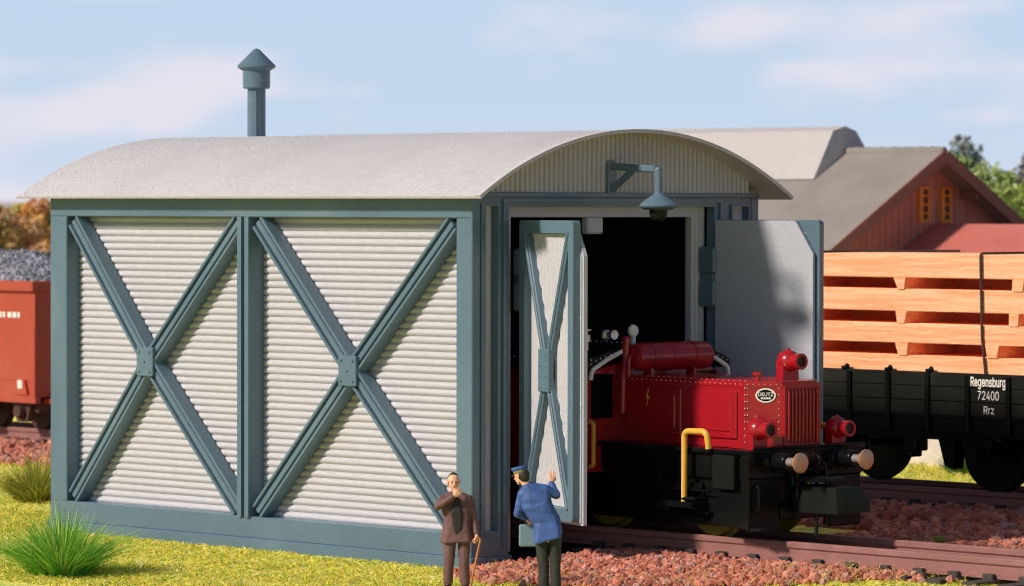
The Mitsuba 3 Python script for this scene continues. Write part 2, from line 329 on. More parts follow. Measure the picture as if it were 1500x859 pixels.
# ------------------------------------------------------------------ locomotive shed
SX0, SW = -9.92, 6.5
R_ARC, YC, ZAP = 6.67, 3.25, 6.605
def zarc(y, off=0.0): return ZAP-R_ARC+np.sqrt(np.maximum((R_ARC-off)**2-(np.asarray(y)-YC)**2, 0))
S = thing('locomotive_shed', 'grey corrugated locomotive shed with blue grey frame, arched roof and open double doors', 'shed')
put(S+'__plinth', cat(cbox(SX0-0.05, 0.05, -0.05, 0.3, -0.12, 0.18, 0.02), cbox(SX0-0.05, 0.05, SW-0.3, SW+0.05, -0.12, 0.18, 0.02), cbox(SX0-0.05, SX0+0.3, 0.29, SW-0.29, -0.12, 0.179, 0.02),
    cbox(-0.3, 0.05, 0.29, 0.84, -0.12, 0.179, 0.02), cbox(-0.3, 0.05, 5.45, SW-0.29, -0.12, 0.179, 0.02)), 'm_frame')
put(S+'__sill_beam', cbox(SX0, 0.0, 0.0, 0.325, 0.175, 0.515, 0.015), 'm_frame')
put(S+'__eaves_beam', cbox(SX0, 0.0, 0.0, 0.325, 5.235, 5.62, 0.015), 'm_frame')
put(S+'__corner_post', cbox(SX0, -9.49, 0.002, 0.325, 0.51, 5.24, 0.015), 'm_frame')
put(S+'__corner_post', cbox(-0.33, 0.0, 0.002, 0.325, 0.51, 5.24, 0.02), 'm_frame')
post = Polygon([(-5.18, 0.33), (-5.18, -0.05), (-5.085, -0.05), (-5.085, 0.03), (-5.01, 0.03), (-5.01, -0.05), (-4.915, -0.05), (-4.915, 0.33)])
put(S+'__middle_post', xf(extr(post, 4.74), mat([1, 0, 0], [0, 1, 0], [0, 0, 1], [0, 0, 0.505])), 'm_frame')
def hsheet(x0, x1, z0, z1, y, amp=0.045, pitch=0.1135):
    z, t = ribs_samples(z0, z1, pitch, 8); X = np.array([x0, x1])
    Pt = np.zeros((2, len(z), 3)); Pt[..., 0] = X[:, None]; Pt[..., 2] = z; Pt[..., 1] = y-amp*ribs(t)
    return grid(Pt)
put(S+'__wall_sheet', hsheet(-9.5, -5.17, 0.5, 5.25, 0.32), 'm_sheet', 60)
put(S+'__wall_sheet', hsheet(-4.93, -0.32, 0.5, 5.25, 0.32), 'm_sheet', 60)
prof = [(-0.1394, -0.17), (0.1394, -0.17), (0.1394, 0.055), (0.1312, 0.065), (0.0943, 0.065), (0.0861, 0.055), (0.0820, -0.03), (0.0574, -0.03), (0.0492, 0.035), (0.0369, 0.05), (-0.0369, 0.05), (-0.0492, 0.035), (-0.0574, -0.03), (-0.0820, -0.03), (-0.0861, 0.055), (-0.0943, 0.065), (-0.1312, 0.065), (-0.1394, 0.055)]
def brace(x0, z0, x1, z1, yo, key):
    d = np.array([x1-x0, 0, z1-z0]); d /= np.linalg.norm(d); ey = np.array([0, -1.0, 0]); ex = np.cross(ey, d)
    return put(key, sweep(prof, (x0, 0.08+yo, z0), (x1, 0.08+yo, z1), ex, ey), 'm_frame')
for xa, xb, gxc in ((-9.36, -5.26, -7.46), (-4.80, -0.44, -2.665)):
    zc = 2.885
    for (x0, z0) in ((xa, 5.16), (xb, 5.16), (xa, 0.60), (xb, 0.60)):
        dx, dz = x0-gxc, z0-zc; l = math.hypot(dx, dz)
        brace(x0, z0, gxc+dx/l*0.12, zc+dz/l*0.12, 0.004 if (dx*dz > 0) else 0.0, S+'__brace')
    g = put(S+'__gusset_plate', cbox(gxc-0.20, gxc+0.20, -0.035, 0.05, zc-0.235, zc+0.235, 0.012), 'm_frame')
    for a, b in ((-0.13, -0.16), (0.13, -0.16), (-0.13, 0.16), (0.13, 0.16), (0, 0)):
        put(g+'__rivet', ball((gxc+a, -0.037, zc+b), 0.024), 'm_frame', True)
# front wall with its openings
wall = sbox(0.185, 0.18, SW, 5.625).difference(sbox(0.225, 0.55, 0.545, 5.42)).difference(sbox(5.865, 0.55, 6.255, 5.42)).difference(sbox(0.80, 0.0, 5.46, 5.41))
def front_ext(poly, x0, x1): return xf(extr(poly, x1-x0), mat([0, 1, 0], [0, 0, 1], [1, 0, 0], [x0, 0, 0]))
put(S+'__front_frame', front_ext(wall, -0.17, -0.004), 'm_frame')
def molding(y0, z0, y1, z1, w=0.035, p=0.03):
    ring = sbox(y0, z0, y1, z1).difference(sbox(y0+w, z0+w, y1-w, z1-w)); return front_ext(ring, -0.01, p)
put(S+'__front_molding', cat(molding(0.19, 0.52, 0.58, 5.455), molding(5.83, 0.52, 6.29, 5.455), molding(0.655, 0.2, 5.61, 5.53, 0.05, 0.035).slice_plane([0, 0, 0.3], [0, 0, 1]), cbox(-0.03, 0.045, 0.0, SW, 5.555, 5.628, 0.012), cbox(-0.03, 0.02, 0.0, 0.17, 0.5, 5.56, 0.012), cbox(-0.03, 0.02, 6.33, SW, 0.5, 5.56, 0.012)), 'm_frame')
def vsheet_front(y0, y1, zf0, zf1, x, amp=0.028, pitch=0.105):
    y, t = ribs_samples(y0, y1, pitch, 8); Pt = np.zeros((len(y), 2, 3)); Pt[..., 1] = y[:, None]
    Pt[:, 0, 2] = zf0(y) if callable(zf0) else zf0; Pt[:, 1, 2] = zf1(y) if callable(zf1) else zf1; Pt[..., 0] = (x+amp*ribs(t))[:, None]
    return grid(Pt)
put(S+'__side_panel', vsheet_front(0.20, 0.565, 0.5, 5.44, -0.14), 'm_sheet', 60)
put(S+'__side_panel', vsheet_front(5.84, 6.28, 0.5, 5.44, -0.14), 'm_sheet', 60)
put(S+'__gable_sheet', vsheet_front(0.20, 6.30, 5.60, lambda y: zarc(y, 0.05), -0.06, 0.075), 'm_sheet', 60)
put(S+'__door_jamb', cat(vsheet_front(0.74, 1.06, 0.2, 5.41, -0.22), cbox(-0.36, -0.23, 0.74, 1.055, 0.2, 5.40)), 'm_sheet', 50)
put(S+'__door_jamb', cat(vsheet_front(5.14, 5.455, 0.2, 5.41, -0.22), cbox(-0.36, -0.23, 5.145, 5.45, 0.2, 5.40)), 'm_sheet', 50)
put(S+'__lintel', cbox(-0.34, -0.19, 1.0, 5.19, 5.25, 5.45, 0.01), 'm_lining')
put(S+'__catch_plate', cbox(-0.32, -0.16, 2.70, 3.06, 4.99, 5.26, 0.03), 'm_lining')
put(S+'__interior_shade_lining', cat(cbox(SX0+0.3, -0.4, 0.37, 0.40, 0.0, 5.4, 0), cbox(SX0+0.3, -0.4, 6.2, 6.23, 0.0, 5.4, 0), cbox(SX0+0.3, SX0+0.33, 0.3, 6.2, 0.0, 5.4, 0), cbox(SX0+0.3, -0.36, 0.3, 6.2, 5.41, 5.44, 0),
    cbox(-0.40, -0.37, 0.3, 0.80, 0.0, 5.4, 0), cbox(-0.40, -0.37, 5.4, 6.2, 0.0, 5.4, 0)), 'm_inside_shade')  # near-black sheets painted to stand for the shade inside the shed
put(S+'__floor', cbox(SX0+0.34, -0.38, 0.31, 6.19, -0.05, 0.11, 0), 'm_inside_shade')
put(S+'__back_wall', cbox(SX0, SX0+0.2, 0.25, SW-0.25, 0.17, 5.62, 0.01), 'm_sheet')
put(S+'__rear_side_wall', cbox(SX0, -0.18, SW-0.2, SW-0.003, 0.17, 5.62, 0.01), 'm_sheet')
# roof: corrugated shell
def roof():
    xa, xb = -10.45, 0.49; pitch = 0.1067; n = int((xb-xa)/pitch)
    x = np.linspace(xa, xb, n*8+1); t = (x-xa)/pitch; amp = 0.015*np.clip((xb-0.13-x)/0.03, 0, 1)
    th0 = math.asin(3.56/R_ARC); th = np.linspace(-th0, th0, 65)
    top = R_ARC-0.03+amp*ribs(t)+0.03*np.clip((x-(xb-0.13))/0.02, 0, 1)
    Pt = np.zeros((len(x), len(th), 3)); Pt[..., 0] = x[:, None]
    Pt[..., 1] = YC+top[:, None]*np.sin(th); Pt[..., 2] = ZAP-R_ARC+top[:, None]*np.cos(th)
    x2 = np.array([xa, xb]); Q = np.zeros((2, len(th), 3)); rb = R_ARC-0.055
    Q[..., 0] = x2[:, None]; Q[..., 1] = YC+rb*np.sin(th); Q[..., 2] = ZAP-R_ARC+rb*np.cos(th)
    def edge(A, B): return grid(np.stack([A, B], 0))
    Qx = lambda j: np.stack([x, np.full_like(x, Q[0, j, 1]), np.full_like(x, Q[0, j, 2])], -1)
    return cat(grid(Pt), grid(Q[::-1]), edge(Pt[:, 0], Qx(0)), edge(Pt[:, -1], Qx(-1)), edge(Pt[0], Q[0]), edge(Pt[-1], Q[1]))
rf = put(S+'__roof', roof(), 'm_roof', 40)
f = S+'__flue'
put(f+'__pipe', cat(lathe([(0, 6.4), (0.155, 6.4), (0.155, 7.45), (0, 7.45)], 32, (-8.41, 3.25, 0)), bar((-8.30, 3.14, 6.4), (-8.30, 3.14, 7.44), 0.035, 0.035, (1, 0, 0))), 'm_frame', 30)
put(f+'__collar', lathe([(0, 7.40), (0.215, 7.40), (0.23, 7.42), (0.235, 7.78), (0, 7.78)], 32, (-8.41, 3.25, 0)), 'm_frame', 30)
put(f+'__cap', lathe([(0, 7.70), (0.25, 7.71), (0.32, 7.755), (0.325, 7.79), (0.05, 8.065), (0, 8.085)], 32, (-8.41, 3.25, 0)), 'm_frame', 30)
# doors
def leaf(hx, hy, ang, side, label, Wd, lo):
    a = math.radians(ang)
    d = np.array([math.cos(a), side*math.sin(a), 0]); inn = np.array([math.sin(a), -side*math.cos(a), 0]) * (1 if side < 0 else 1)
    # side -1: left leaf, inner side faces +y; side +1: right leaf, inner side faces -y
    inn = np.array([math.sin(a), math.cos(a), 0]) if side < 0 else np.array([math.sin(a), -math.cos(a), 0])
    M = mat(d, inn, [0, 0, 1], [hx, hy, 0]); D = num(S+'__door'); tag(D, label)
    z0, z1 = 0.78, 5.21
    def p(n, m, mt, sm=False): return put(D+'__'+n, xf(m, M), mt, sm)
    outer = sbox(0, z0, Wd, z1).buffer(-0.07).buffer(0.07, quad_segs=6); inner = sbox(0.17, z0+0.19, Wd-0.17, z1-0.19)
    ex2 = lambda poly, t0, t1: xf(extr(poly, t1-t0), mat([1, 0, 0], [0, 0, 1], [0, -1, 0], [0, t1, 0]))
    p('frame', ex2(outer.difference(inner), 0.0, 0.12), 'm_frame', 30)
    c = np.array([0.5*Wd, 2.98])
    for (s, z) in ((0.17, z1-0.17), (Wd-0.17, z1-0.17), (0.17, z0+0.17), (Wd-0.17, z0+0.17)):
        e = np.array([s, z]); v = (e-c)/np.linalg.norm(e-c); q0 = c+v*0.1
        m = cat(bar((q0[0], 0.06, q0[1]), (e[0], 0.06, e[1]), 0.135, 0.12, (0, -1, 0), 0.01), bar((q0[0], -0.0, q0[1]), (e[0], -0.0, e[1]), 0.06, 0.05, (0, -1, 0), 0.012))
        p('brace', m, 'm_frame')
    p('gusset_plate', cat(cbox(c[0]-0.17, c[0]+0.17, -0.045, 0.05, c[1]-0.32, c[1]+0.32, 0.012), [ball((c[0]+i, -0.045, c[1]+j), 0.022) for i in (-0.1, 0.1) for j in (-0.25, -0.08, 0.08, 0.25)]), 'm_frame')
    s, t = ribs_samples(0.2, Wd-0.2, 0.085, 6); Pt = np.zeros((len(s), 2, 3)); Pt[..., 0] = s[:, None]; Pt[:, 0, 2] = z0+0.2; Pt[:, 1, 2] = z1-0.2; Pt[..., 1] = (0.115-0.022*ribs(t))[:, None]
    p('sheet', grid(Pt), 'm_sheet', 60)
    lin = Polygon([(0.03, z0-0.05), (Wd+lo, z0-0.05), (Wd+lo, z1-0.52), (Wd+lo-0.33, z1-0.01), (0.03, z1-0.01)]).buffer(-0.02).buffer(0.02, quad_segs=3)
    p('lining', cat(ex2(lin, 0.14, 0.20), ex2(lin.buffer(-0.04), 0.117, 0.15)), 'm_lining', 30)
    p('hinge', cat(cbox(-0.28, 0.06, 0.02, 0.26, 4.35, 4.78, 0.04), cbox(-0.28, 0.06, 0.02, 0.26, 3.83, 4.27, 0.04), cbox(-0.34, 0.0, 0.06, 0.2, 4.22, 4.40, 0.03)), 'm_frame')
    return D
leaf(0.04, 0.98, 19, -1, 'left door leaf seen from its braced outer side', 1.76, 0.07)
leaf(0.04, 5.56, 7, 1, 'right door leaf showing its smooth grey inner side', 1.94, -0.07)
# lamp on the gable
LM = thing('gable_lamp', 'blue grey bracket lamp with conical shade hanging over the shed doors', 'lamp')
lamp_pts = [(0.0, 3.01, 6.03), (1.02, 3.01, 5.965)]
put(LM+'__arm', cat(bar((0.0, 3.01, 6.035), (0.98, 3.01, 5.985), 0.10, 0.11, (0, 0, 1), 0.02), bar((0.03, 3.01, 5.66), (0.50, 3.01, 5.98), 0.09, 0.09, (0, 0, 1), 0.015), cbox(0.0, 0.06, 2.93, 3.09, 5.60, 6.12, 0.015)), 'm_frame')
put(LM+'__stem', cat(lathe([(0, 5.55), (0.062, 5.55), (0.062, 5.98), (0.045, 6.01), (0, 6.02)], 20, (1.02, 3.01, 0))), 'm_frame', 35)
put(LM+'__shade', lathe([(0, 5.62), (0.07, 5.62), (0.10, 5.585), (0.28, 5.46), (0.30, 5.43), (0.29, 5.405), (0.22, 5.375), (0.14, 5.365), (0, 5.365)], 40, (1.02, 3.01, 0)), 'm_frame', 35)
put(LM+'__globe', lathe([(0.14, 5.40), (0.14, 5.31), (0.12, 5.24), (0.07, 5.195), (0, 5.18)], 24, (1.02, 3.01, 0)), 'm_green_black', 40)

# ------------------------------------------------------------------ locomotive
th = math.radians(6.0)
LFW, LAC, LO = np.array([math.cos(th), -math.sin(th), 0]), np.array([math.sin(th), math.cos(th), 0]), np.array([3.86, 3.11, 0.525])
ML = mat(LFW, LAC, [0, 0, 1], LO)
K = thing('shunting_locomotive', 'small dark red and black shunting locomotive standing half out of the shed', 'locomotive')
def lp(n, m, mt, sm=False, **kw): return put(K+'__'+n, xf(m, ML), mt, sm, **kw)
hood_poly = Polygon([(-3.36, -0.76), (-0.5, -0.76), (-0.10, -0.365), (-0.10, 0.365), (-0.5, 0.76), (-3.36, 0.76)])
hd = lp('hood', cat(extr(hood_poly, 0.945).apply_translation((0, 0, 1.335)), extr(hood_poly.buffer(-0.018), 0.02).apply_translation((0, 0, 2.28)), extr(hood_poly.buffer(-0.045), 0.018).apply_translation((0, 0, 2.30)), extr(hood_poly.buffer(0.025).intersection(sbox(-3.36, -2, 0.2, 2)), 0.05).apply_translation((0, 0, 1.33)),
    extr(hood_poly.buffer(0.014).intersection(sbox(-3.36, -2, 0.2, 2)), 0.035).apply_translation((0, 0, 2.235))), 'm_red')
for sgn in (-1, 1):
    for u0, u1 in ((-1.72, -0.64), (-3.1, -1.86)):
        put(hd+'__side_panel', xf(cat(cbox(u0, u1, sgn*0.775-0.02, sgn*0.775+0.02, 1.46, 2.17, 0.015), cbox(u0+0.12, u1-0.12, sgn*0.79-0.02, sgn*0.79+0.02, 1.56, 2.07, 0.015)), ML), 'm_red')
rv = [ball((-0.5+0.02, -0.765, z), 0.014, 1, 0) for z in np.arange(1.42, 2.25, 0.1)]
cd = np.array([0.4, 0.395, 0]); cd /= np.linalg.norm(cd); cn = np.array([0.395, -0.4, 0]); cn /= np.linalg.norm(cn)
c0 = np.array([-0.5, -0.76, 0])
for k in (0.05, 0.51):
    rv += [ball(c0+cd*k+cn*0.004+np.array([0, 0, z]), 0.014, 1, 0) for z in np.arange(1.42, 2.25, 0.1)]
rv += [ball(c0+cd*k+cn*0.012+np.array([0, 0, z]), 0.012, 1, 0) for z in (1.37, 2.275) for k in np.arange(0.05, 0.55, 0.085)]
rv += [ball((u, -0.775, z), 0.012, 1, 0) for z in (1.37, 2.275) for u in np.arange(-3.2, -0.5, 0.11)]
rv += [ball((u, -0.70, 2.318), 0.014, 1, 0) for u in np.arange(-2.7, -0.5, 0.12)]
put(hd+'__rivets', xf(cat(rv), ML), 'm_rivet_glint', True, kind='stuff')
# radiator grille
gr = lp('radiator_grille', cat(front_ext(sbox(-0.362, 1.36, 0.362, 2.26).difference(sbox(-0.325, 1.40, 0.325, 2.22)), -0.12, -0.05), cbox(-0.12, -0.09, -0.33, 0.33, 1.39, 2.23, 0)), 'm_red')
for k in range(9):
    v = -0.29+k*0.0725
    put(gr+'__slat', xf(cat(tube([(-0.06, v, 1.41), (-0.045, v, 1.5), (-0.045, v, 2.12), (-0.06, v, 2.21)], 0.019, 8)), ML), 'm_red', 40)
# maker's plate on the bevelled corner
pc = c0+cd*0.315+cn*0.002
MP = ML @ mat(cd, [0, 0, 1], cn, pc+np.array([0, 0, 2.115]))
ell = affinity.scale(Point(0, 0).buffer(1, quad_segs=16), 0.15, 0.108)
pl = put(K+'__maker_plate', xf(extr(ell, 0.012), MP), 'm_white', label='white rimmed oval plate with black field and white lettering')
put(pl+'__field', xf(extr(affinity.scale(ell, 0.83, 0.78), 0.004).apply_translation((0, 0, 0.011)), MP), 'm_black')
tx = meshkit.text_mesh('DEUTZ', 0.052, 0.004, True); w = tx.bounds[1][0]; tx.apply_scale([0.225/w, 1, 1]); tx.apply_translation((-0.1125, -0.01, 0.0145))
put(pl+'__lettering', xf(cat(tx, [cbox(x, x+0.032, -0.055, -0.028, 0.0145, 0.018, 0) for x in (-0.07, -0.031, 0.008, 0.044)]), MP), 'm_white')
bolt = Polygon([(0.01, 0.13), (-0.045, -0.01), (0.005, 0.0), (-0.03, -0.13), (0.05, 0.035), (0.0, 0.025), (0.035, 0.13)])
lp('bolt_emblem', xf(extr(bolt, 0.004), mat([1, 0, 0], [0, 0, 1], [0, -1, 0], [-2.58, -0.812, 2.0])), 'm_yellow', label='small yellow lightning bolt on the hood side')
# lamps
def headlamp(u, v, z, base, wide, label):
    L_ = K+'__headlamp'; L_ = num(L_); tag(L_, label)
    put(L_+'__housing', xf(cat(lathe([(0, 0), (0.11, 0.0), (0.165, 0.05), (0.17, 0.12), (0.145, 0.19), (0.112, 0.22), (0.105, 0.33), (0.122, 0.345), (0.122, 0.385), (0.082, 0.385), (0.078, 0.34), (0, 0.335)], 30, (u-0.26, v, z), 'x'),
        ball((u-0.16, v, z+0.17), 0.03), hull([(u-0.26+i, v+j, k) for i in (0.0, 0.15) for j, k in ((-wide, base), (wide, base), (-0.155, z), (0.155, z), (-0.10, z+0.12), (0.10, z+0.12))])), ML), 'm_red', 35)
    put(L_+'__lens', xf(lathe([(0, 0), (0.088, 0), (0.088, 0.012), (0, 0.012)], 20, (u+0.08, v, z), 'x'), ML), 'm_hole', 30)
headlamp(-0.30, 0.10, 2.60, 2.30, 0.16, 'headlamp on top of the hood')
headlamp(0.03, -0.83, 1.63, 1.30, 0.13, 'headlamp beside the left buffer')
headlamp(0.03, 0.78, 1.60, 1.30, 0.13, 'headlamp beside the right buffer')
lp('filler_cap', lathe([(0, 2.3), (0.05, 2.3), (0.05, 2.40), (0.085, 2.40), (0.085, 2.44), (0, 2.45)], 20, (-0.62, -0.38, 0)), 'm_red', 30)
lp('hood_cover', lathe([(0, 2.3), (0.09, 2.3), (0.09, 2.33), (0, 2.34)], 20, (-0.3, -0.35, 0)), 'm_red', 30)
# air tank across the hood
tk = lp('air_tank', lathe([(0, -0.72), (0.10, -0.71), (0.175, -0.68), (0.215, -0.61), (0.215, 0.74), (0.19, 0.79), (0.10, 0.82), (0, 0.825)], 36, (-3.03, 0, 2.60), 'y'), 'm_red', 35)
for v in (-0.42, -0.02, 0.44): put(tk+'__strap', xf(lathe([(0.212, v-0.022), (0.225, v-0.02), (0.225, v+0.02), (0.212, v+0.022)], 36, (-3.03, 0, 2.60), 'y'), ML), 'm_red', 35)
for v in (-0.425, 0.455): put(tk+'__foot', xf(cbox(-3.1, -2.9, v-0.025, v+0.025, 2.29, 2.46, 0.01), ML), 'm_red')
lp('exhaust_pipe', cat(tube(arc_pts([(-3.12, -0.84, 1.75), (-3.12, -0.84, 2.30), (-3.16, -0.74, 2.5), (-3.16, -0.74, 2.86)], 0.12, 6), 0.062, 14), ball((-3.16, -0.74, 2.86), 0.062, 1, 2), tube(arc_pts([(-3.03, -0.68, 2.60), (-3.03, -0.80, 2.60), (-3.03, -0.80, 2.3)], 0.08, 6), 0.03, 8)), 'm_red', 40)
# cab
def cz(v): return 2.28+(2.74-2.28)*math.sqrt(max(0, 1-(v/1.55)**2)) - (2.74-2.28)*math.sqrt(1-(1.41/1.55)**2)
vs = np.linspace(-1.41, 1.41, 25)
front = Polygon([(-1.41, 0.85)]+[(1.41, 0.85)]+[(v, cz(v)) for v in vs[::-1]])
w1, w2 = sbox(-1.29, 1.66, -0.82, 2.34), sbox(0.82, 1.66, 1.29, 2.34)
cb_ = K+'__cab'
put(cb_+'__front_wall', xf(front_ext(front.difference(w1).difference(w2), -3.42, -3.35), ML), 'm_red')
for sgn in (-1, 1): put(cb_+'__side_wall', xf(cbox(-5.3, -3.36, sgn*1.38-0.03, sgn*1.38+0.03, 0.86, 2.29, 0.01), ML), 'm_red')
put(cb_+'__rear_wall', xf(front_ext(front, -5.35, -5.28), ML), 'm_red')
for w_ in (w1, w2): put(cb_+'__window', xf(front_ext(w_, -3.41, -3.385), ML), 'm_black')
def cab_roof():
    v = np.linspace(-1.46, 1.46, 33); out = []
    zt = np.array([2.36+0.47*math.sqrt(max(0, 1-(x/1.62)**2))-0.47*math.sqrt(1-(1.46/1.62)**2)+0.16 for x in v])
    poly = Polygon(list(zip(v, zt))+[(x, z-0.14) for x, z in zip(v[::-1], zt[::-1])])
    return front_ext(poly, -5.45, -3.22), v, zt
mroof, rv_, rz_ = cab_roof()
rr = put(cb_+'__roof', xf(mroof, ML), 'm_black', 25)
riv = [ball((-3.215, v, z-0.05), 0.018, 1, 0) for v, z in zip(np.linspace(-1.4, 1.4, 30), np.interp(np.linspace(-1.4, 1.4, 30), rv_, rz_))]
riv += [ball((u, -0.22, float(np.interp(-0.22, rv_, rz_))), 0.018, 1, 0) for u in np.arange(-5.3, -3.2, 0.12)]
riv += [ball((u, -1.40, float(np.interp(-1.40, rv_, rz_))+0.01), 0.018, 1, 0) for u in np.arange(-5.3, -3.2, 0.13)]
put(rr+'__rivets', xf(cat(riv), ML), 'm_silver', True, kind='stuff')
for sgn in (-1, 1):
    lp('cab_handrail', tube(arc_pts([(-3.20, sgn*1.42, 2.26), (-3.20, sgn*1.40, 2.40), (-3.20, sgn*1.1, 2.56), (-3.20, sgn*0.74, 2.70)], 0.12, 6), 0.036, 10), 'm_white', 40)
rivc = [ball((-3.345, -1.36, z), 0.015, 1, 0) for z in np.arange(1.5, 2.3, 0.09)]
lp('cab_rivets', cat(rivc), 'm_rivet_glint', True, kind='stuff')
lp('whistle', lathe([(0, 2.7), (0.05, 2.7), (0.05, 2.82), (0.08, 2.83), (0.08, 2.93), (0.04, 2.95), (0.04, 2.99), (0.09, 3.0), (0.09, 3.02), (0, 3.02)], 18, (-3.55, -1.22, 0)), 'm_silver', 30)
lp('horn', cat(lathe([(0, -0.05), (0.045, -0.05), (0.05, 0.10), (0.075, 0.12), (0.075, 0.14), (0, 0.13)], 20, (-3.5, -0.80, 2.93), 'x'), cbox(-3.62, -3.5, -0.88, -0.72, 2.84, 3.0, 0.04)), 'm_silver', 30)
lp('roof_vent', cat(lathe([(0, 0), (0.085, 0.0), (0.10, 0.03), (0.085, 0.06), (0, 0.075)], 20, (-3.45, -0.37, 2.98), 'x'), lathe([(0, 2.7), (0.04, 2.7), (0.04, 2.9), (0, 2.9)], 12, (-3.42, -0.37, 0))), 'm_white', 30)
lp('cab_handle', tube(arc_pts([(-3.36, -1.30, 1.62), (-3.27, -1.30, 1.60), (-3.27, -1.30, 0.95), (-3.36, -1.30, 0.93)], 0.06, 5), 0.036, 10), 'm_yellow', 40)
# frame
fr = lp('underframe', cat(cbox(-5.6, -0.02, -1.08, 1.08, 0.88, 1.28, 0.015), cbox(-5.6, -0.02, -1.16, 1.16, 1.26, 1.325, 0.012), cbox(-5.3, -0.6, -1.02, -0.9, 0.18, 0.9, 0.02), cbox(-5.3, -0.5, -0.55, 0.55, 0.25, 0.9, 0.02)), 'm_black')
lp('battery_box', cbox(-0.74, -0.27, -1.19, -0.9, 0.74, 1.25, 0.02), 'm_black_matt')
lp('tool_box', cbox(-1.62, -1.05, -1.12, -0.95, 0.66, 0.80, 0.02), 'm_black')
lp('side_apron', cat(cbox(-0.62, -0.03, -1.14, -1.08, 0.20, 0.70, 0.012), cbox(-0.16, -0.015, -1.155, -0.9, 0.18, 1.27, 0.015)), 'm_black')
lp('step', cat(cbox(-1.75, -0.98, -1.38, -0.98, 0.44, 0.53, 0.012), cbox(-2.9, -1.70, -1.20, -0.98, 0.36, 0.46, 0.012), cbox(-1.3, -1.0, -1.3, -1.05, 0.54, 0.60, 0.02), [bar((-1.5+k*0.2, -1.1, 0.53), (-1.42+k*0.2, -1.0, 0.8), 0.03, 0.03) for k in range(3)]), 'm_black')
lp('handrail', cat(tube(arc_pts([(-1.27, -1.25, 0.53), (-1.27, -1.25, 1.57), (-0.78, -1.25, 1.585), (-0.77, -1.22, 1.33)], 0.11, 7), 0.047, 12)), 'm_yellow', 40)
lp('handrail', cat(tube(arc_pts([(-1.27, 1.25, 0.53), (-1.27, 1.25, 1.57), (-0.78, 1.25, 1.585), (-0.77, 1.22, 1.33)], 0.11, 7), 0.047, 12)), 'm_yellow', 40)
lp('buffer_beam', cat(cbox(-0.06, 0.02, -1.16, 1.16, 0.92, 1.30, 0.012), cbox(-0.05, 0.012, -1.155, -0.50, 0.15, 0.925, 0.02), cbox(-0.05, 0.012, 0.50, 1.155, 0.15, 0.925, 0.02), cbox(-0.4, 0.06, -1.18, 1.18, 1.29, 1.335, 0.012), cbox(-0.1, 0.05, -0.52, 0.52, 0.30, 0.5, 0.015)), 'm_black')
put(K+'__buffer_beam__rivets', xf(cat([ball((0.02, v, z), 0.018, 1, 0) for v in (-0.38, -0.25, -0.1, 0.1, 0.25, 0.38) for z in (0.98, 1.12, 1.25)]+[ball((0.016, v, z), 0.016, 1, 0) for v, z in ((-1.1, 0.25), (-1.1, 0.4), (-1.1, 0.55), (-1.1, 0.7), (-1.1, 0.85), (-0.7, 0.3), (-0.68, 0.42), (-0.7, 0.55), (-0.62, 0.62), (-0.8, 0.62), (-0.66, 0.75), (-0.6, 0.18))]), ML), 'm_black', True, kind='stuff')
lp('hose', tube(arc_pts([(0.0, -0.3, 1.1), (0.14, -0.3, 1.1), (0.16, -0.3, 0.8), (0.12, -0.25, 0.6)], 0.08, 5), 0.03, 8), 'm_black', 40)
lp('hose', tube(arc_pts([(0.0, 0.28, 1.1), (0.14, 0.28, 1.12), (0.17, 0.3, 0.75), (0.12, 0.3, 0.2)], 0.08, 5), 0.03, 8), 'm_black', 40)
for v in (-0.67, 0.67):
    for a_, b_ in ((-0.16, 0.15), (0.16, 0.15), (-0.16, -0.15), (0.16, -0.15)): lp('bolt', lathe([(0, 0), (0.026, 0), (0.026, 0.03), (0, 0.035)], 6, (0.035, v+a_, 1.17+b_), 'x'), 'm_black')
lp('draw_hook', cat(cbox(0.0, 0.20, -0.03, 0.03, 1.05, 1.13, 0.01), tube(arc_pts([(0.19, 0, 1.09), (0.30, 0, 1.09), (0.32, 0, 1.22), (0.22, 0, 1.24)], 0.08, 5), 0.032, 10)), 'm_black', 40)
for v in (-0.35, -0.12, 0.12, 0.35): lp('brake_tap', cat(tube(arc_pts([(0.0, v, 0.96), (0.10, v, 0.96), (0.12, v, 0.80)], 0.05, 4), 0.026, 8), ball((0.10, v, 0.97), 0.042, 1, 1)), 'm_black', 40)
lp('front_pipe', tube(arc_pts([(0.07, -1.1, 1.36), (0.07, -0.5, 1.36), (0.07, 0.5, 1.36), (0.07, 1.1, 1.36)], 0.05, 3), 0.022, 8), 'm_black', 40)
lp('grab_iron', tube(arc_pts([(0.01, -1.02, 0.42), (0.10, -1.02, 0.44), (0.10, -1.02, 0.80), (0.01, -1.02, 0.82)], 0.05, 4), 0.02, 8), 'm_black', 40)
lp('footplate', cat(cbox(-0.02, 0.22, -1.12, -0.62, 0.17, 0.205, 0.008), cbox(-0.02, 0.22, 0.62, 1.12, 0.17, 0.205, 0.008)).split()[0], 'm_black')
for q in range(4): lp('spring_leaf', cbox(-1.62+q*0.05, -0.88-q*0.05, -1.12, -1.03, 0.36-q*0.032, 0.385-q*0.032, 0.006), 'm_black')
lp('side_pipe', tube(arc_pts([(-3.2, -1.17, 1.0), (-1.9, -1.17, 1.0), (-1.85, -1.17, 0.7), (-0.8, -1.17, 0.7)], 0.08, 4), 0.02, 8), 'm_black', 40)
for q in range(7): lp('frame_bolt', ball((-1.75-q*0.22, -1.085, 1.12), 0.024, 1, 1), 'm_black', True)
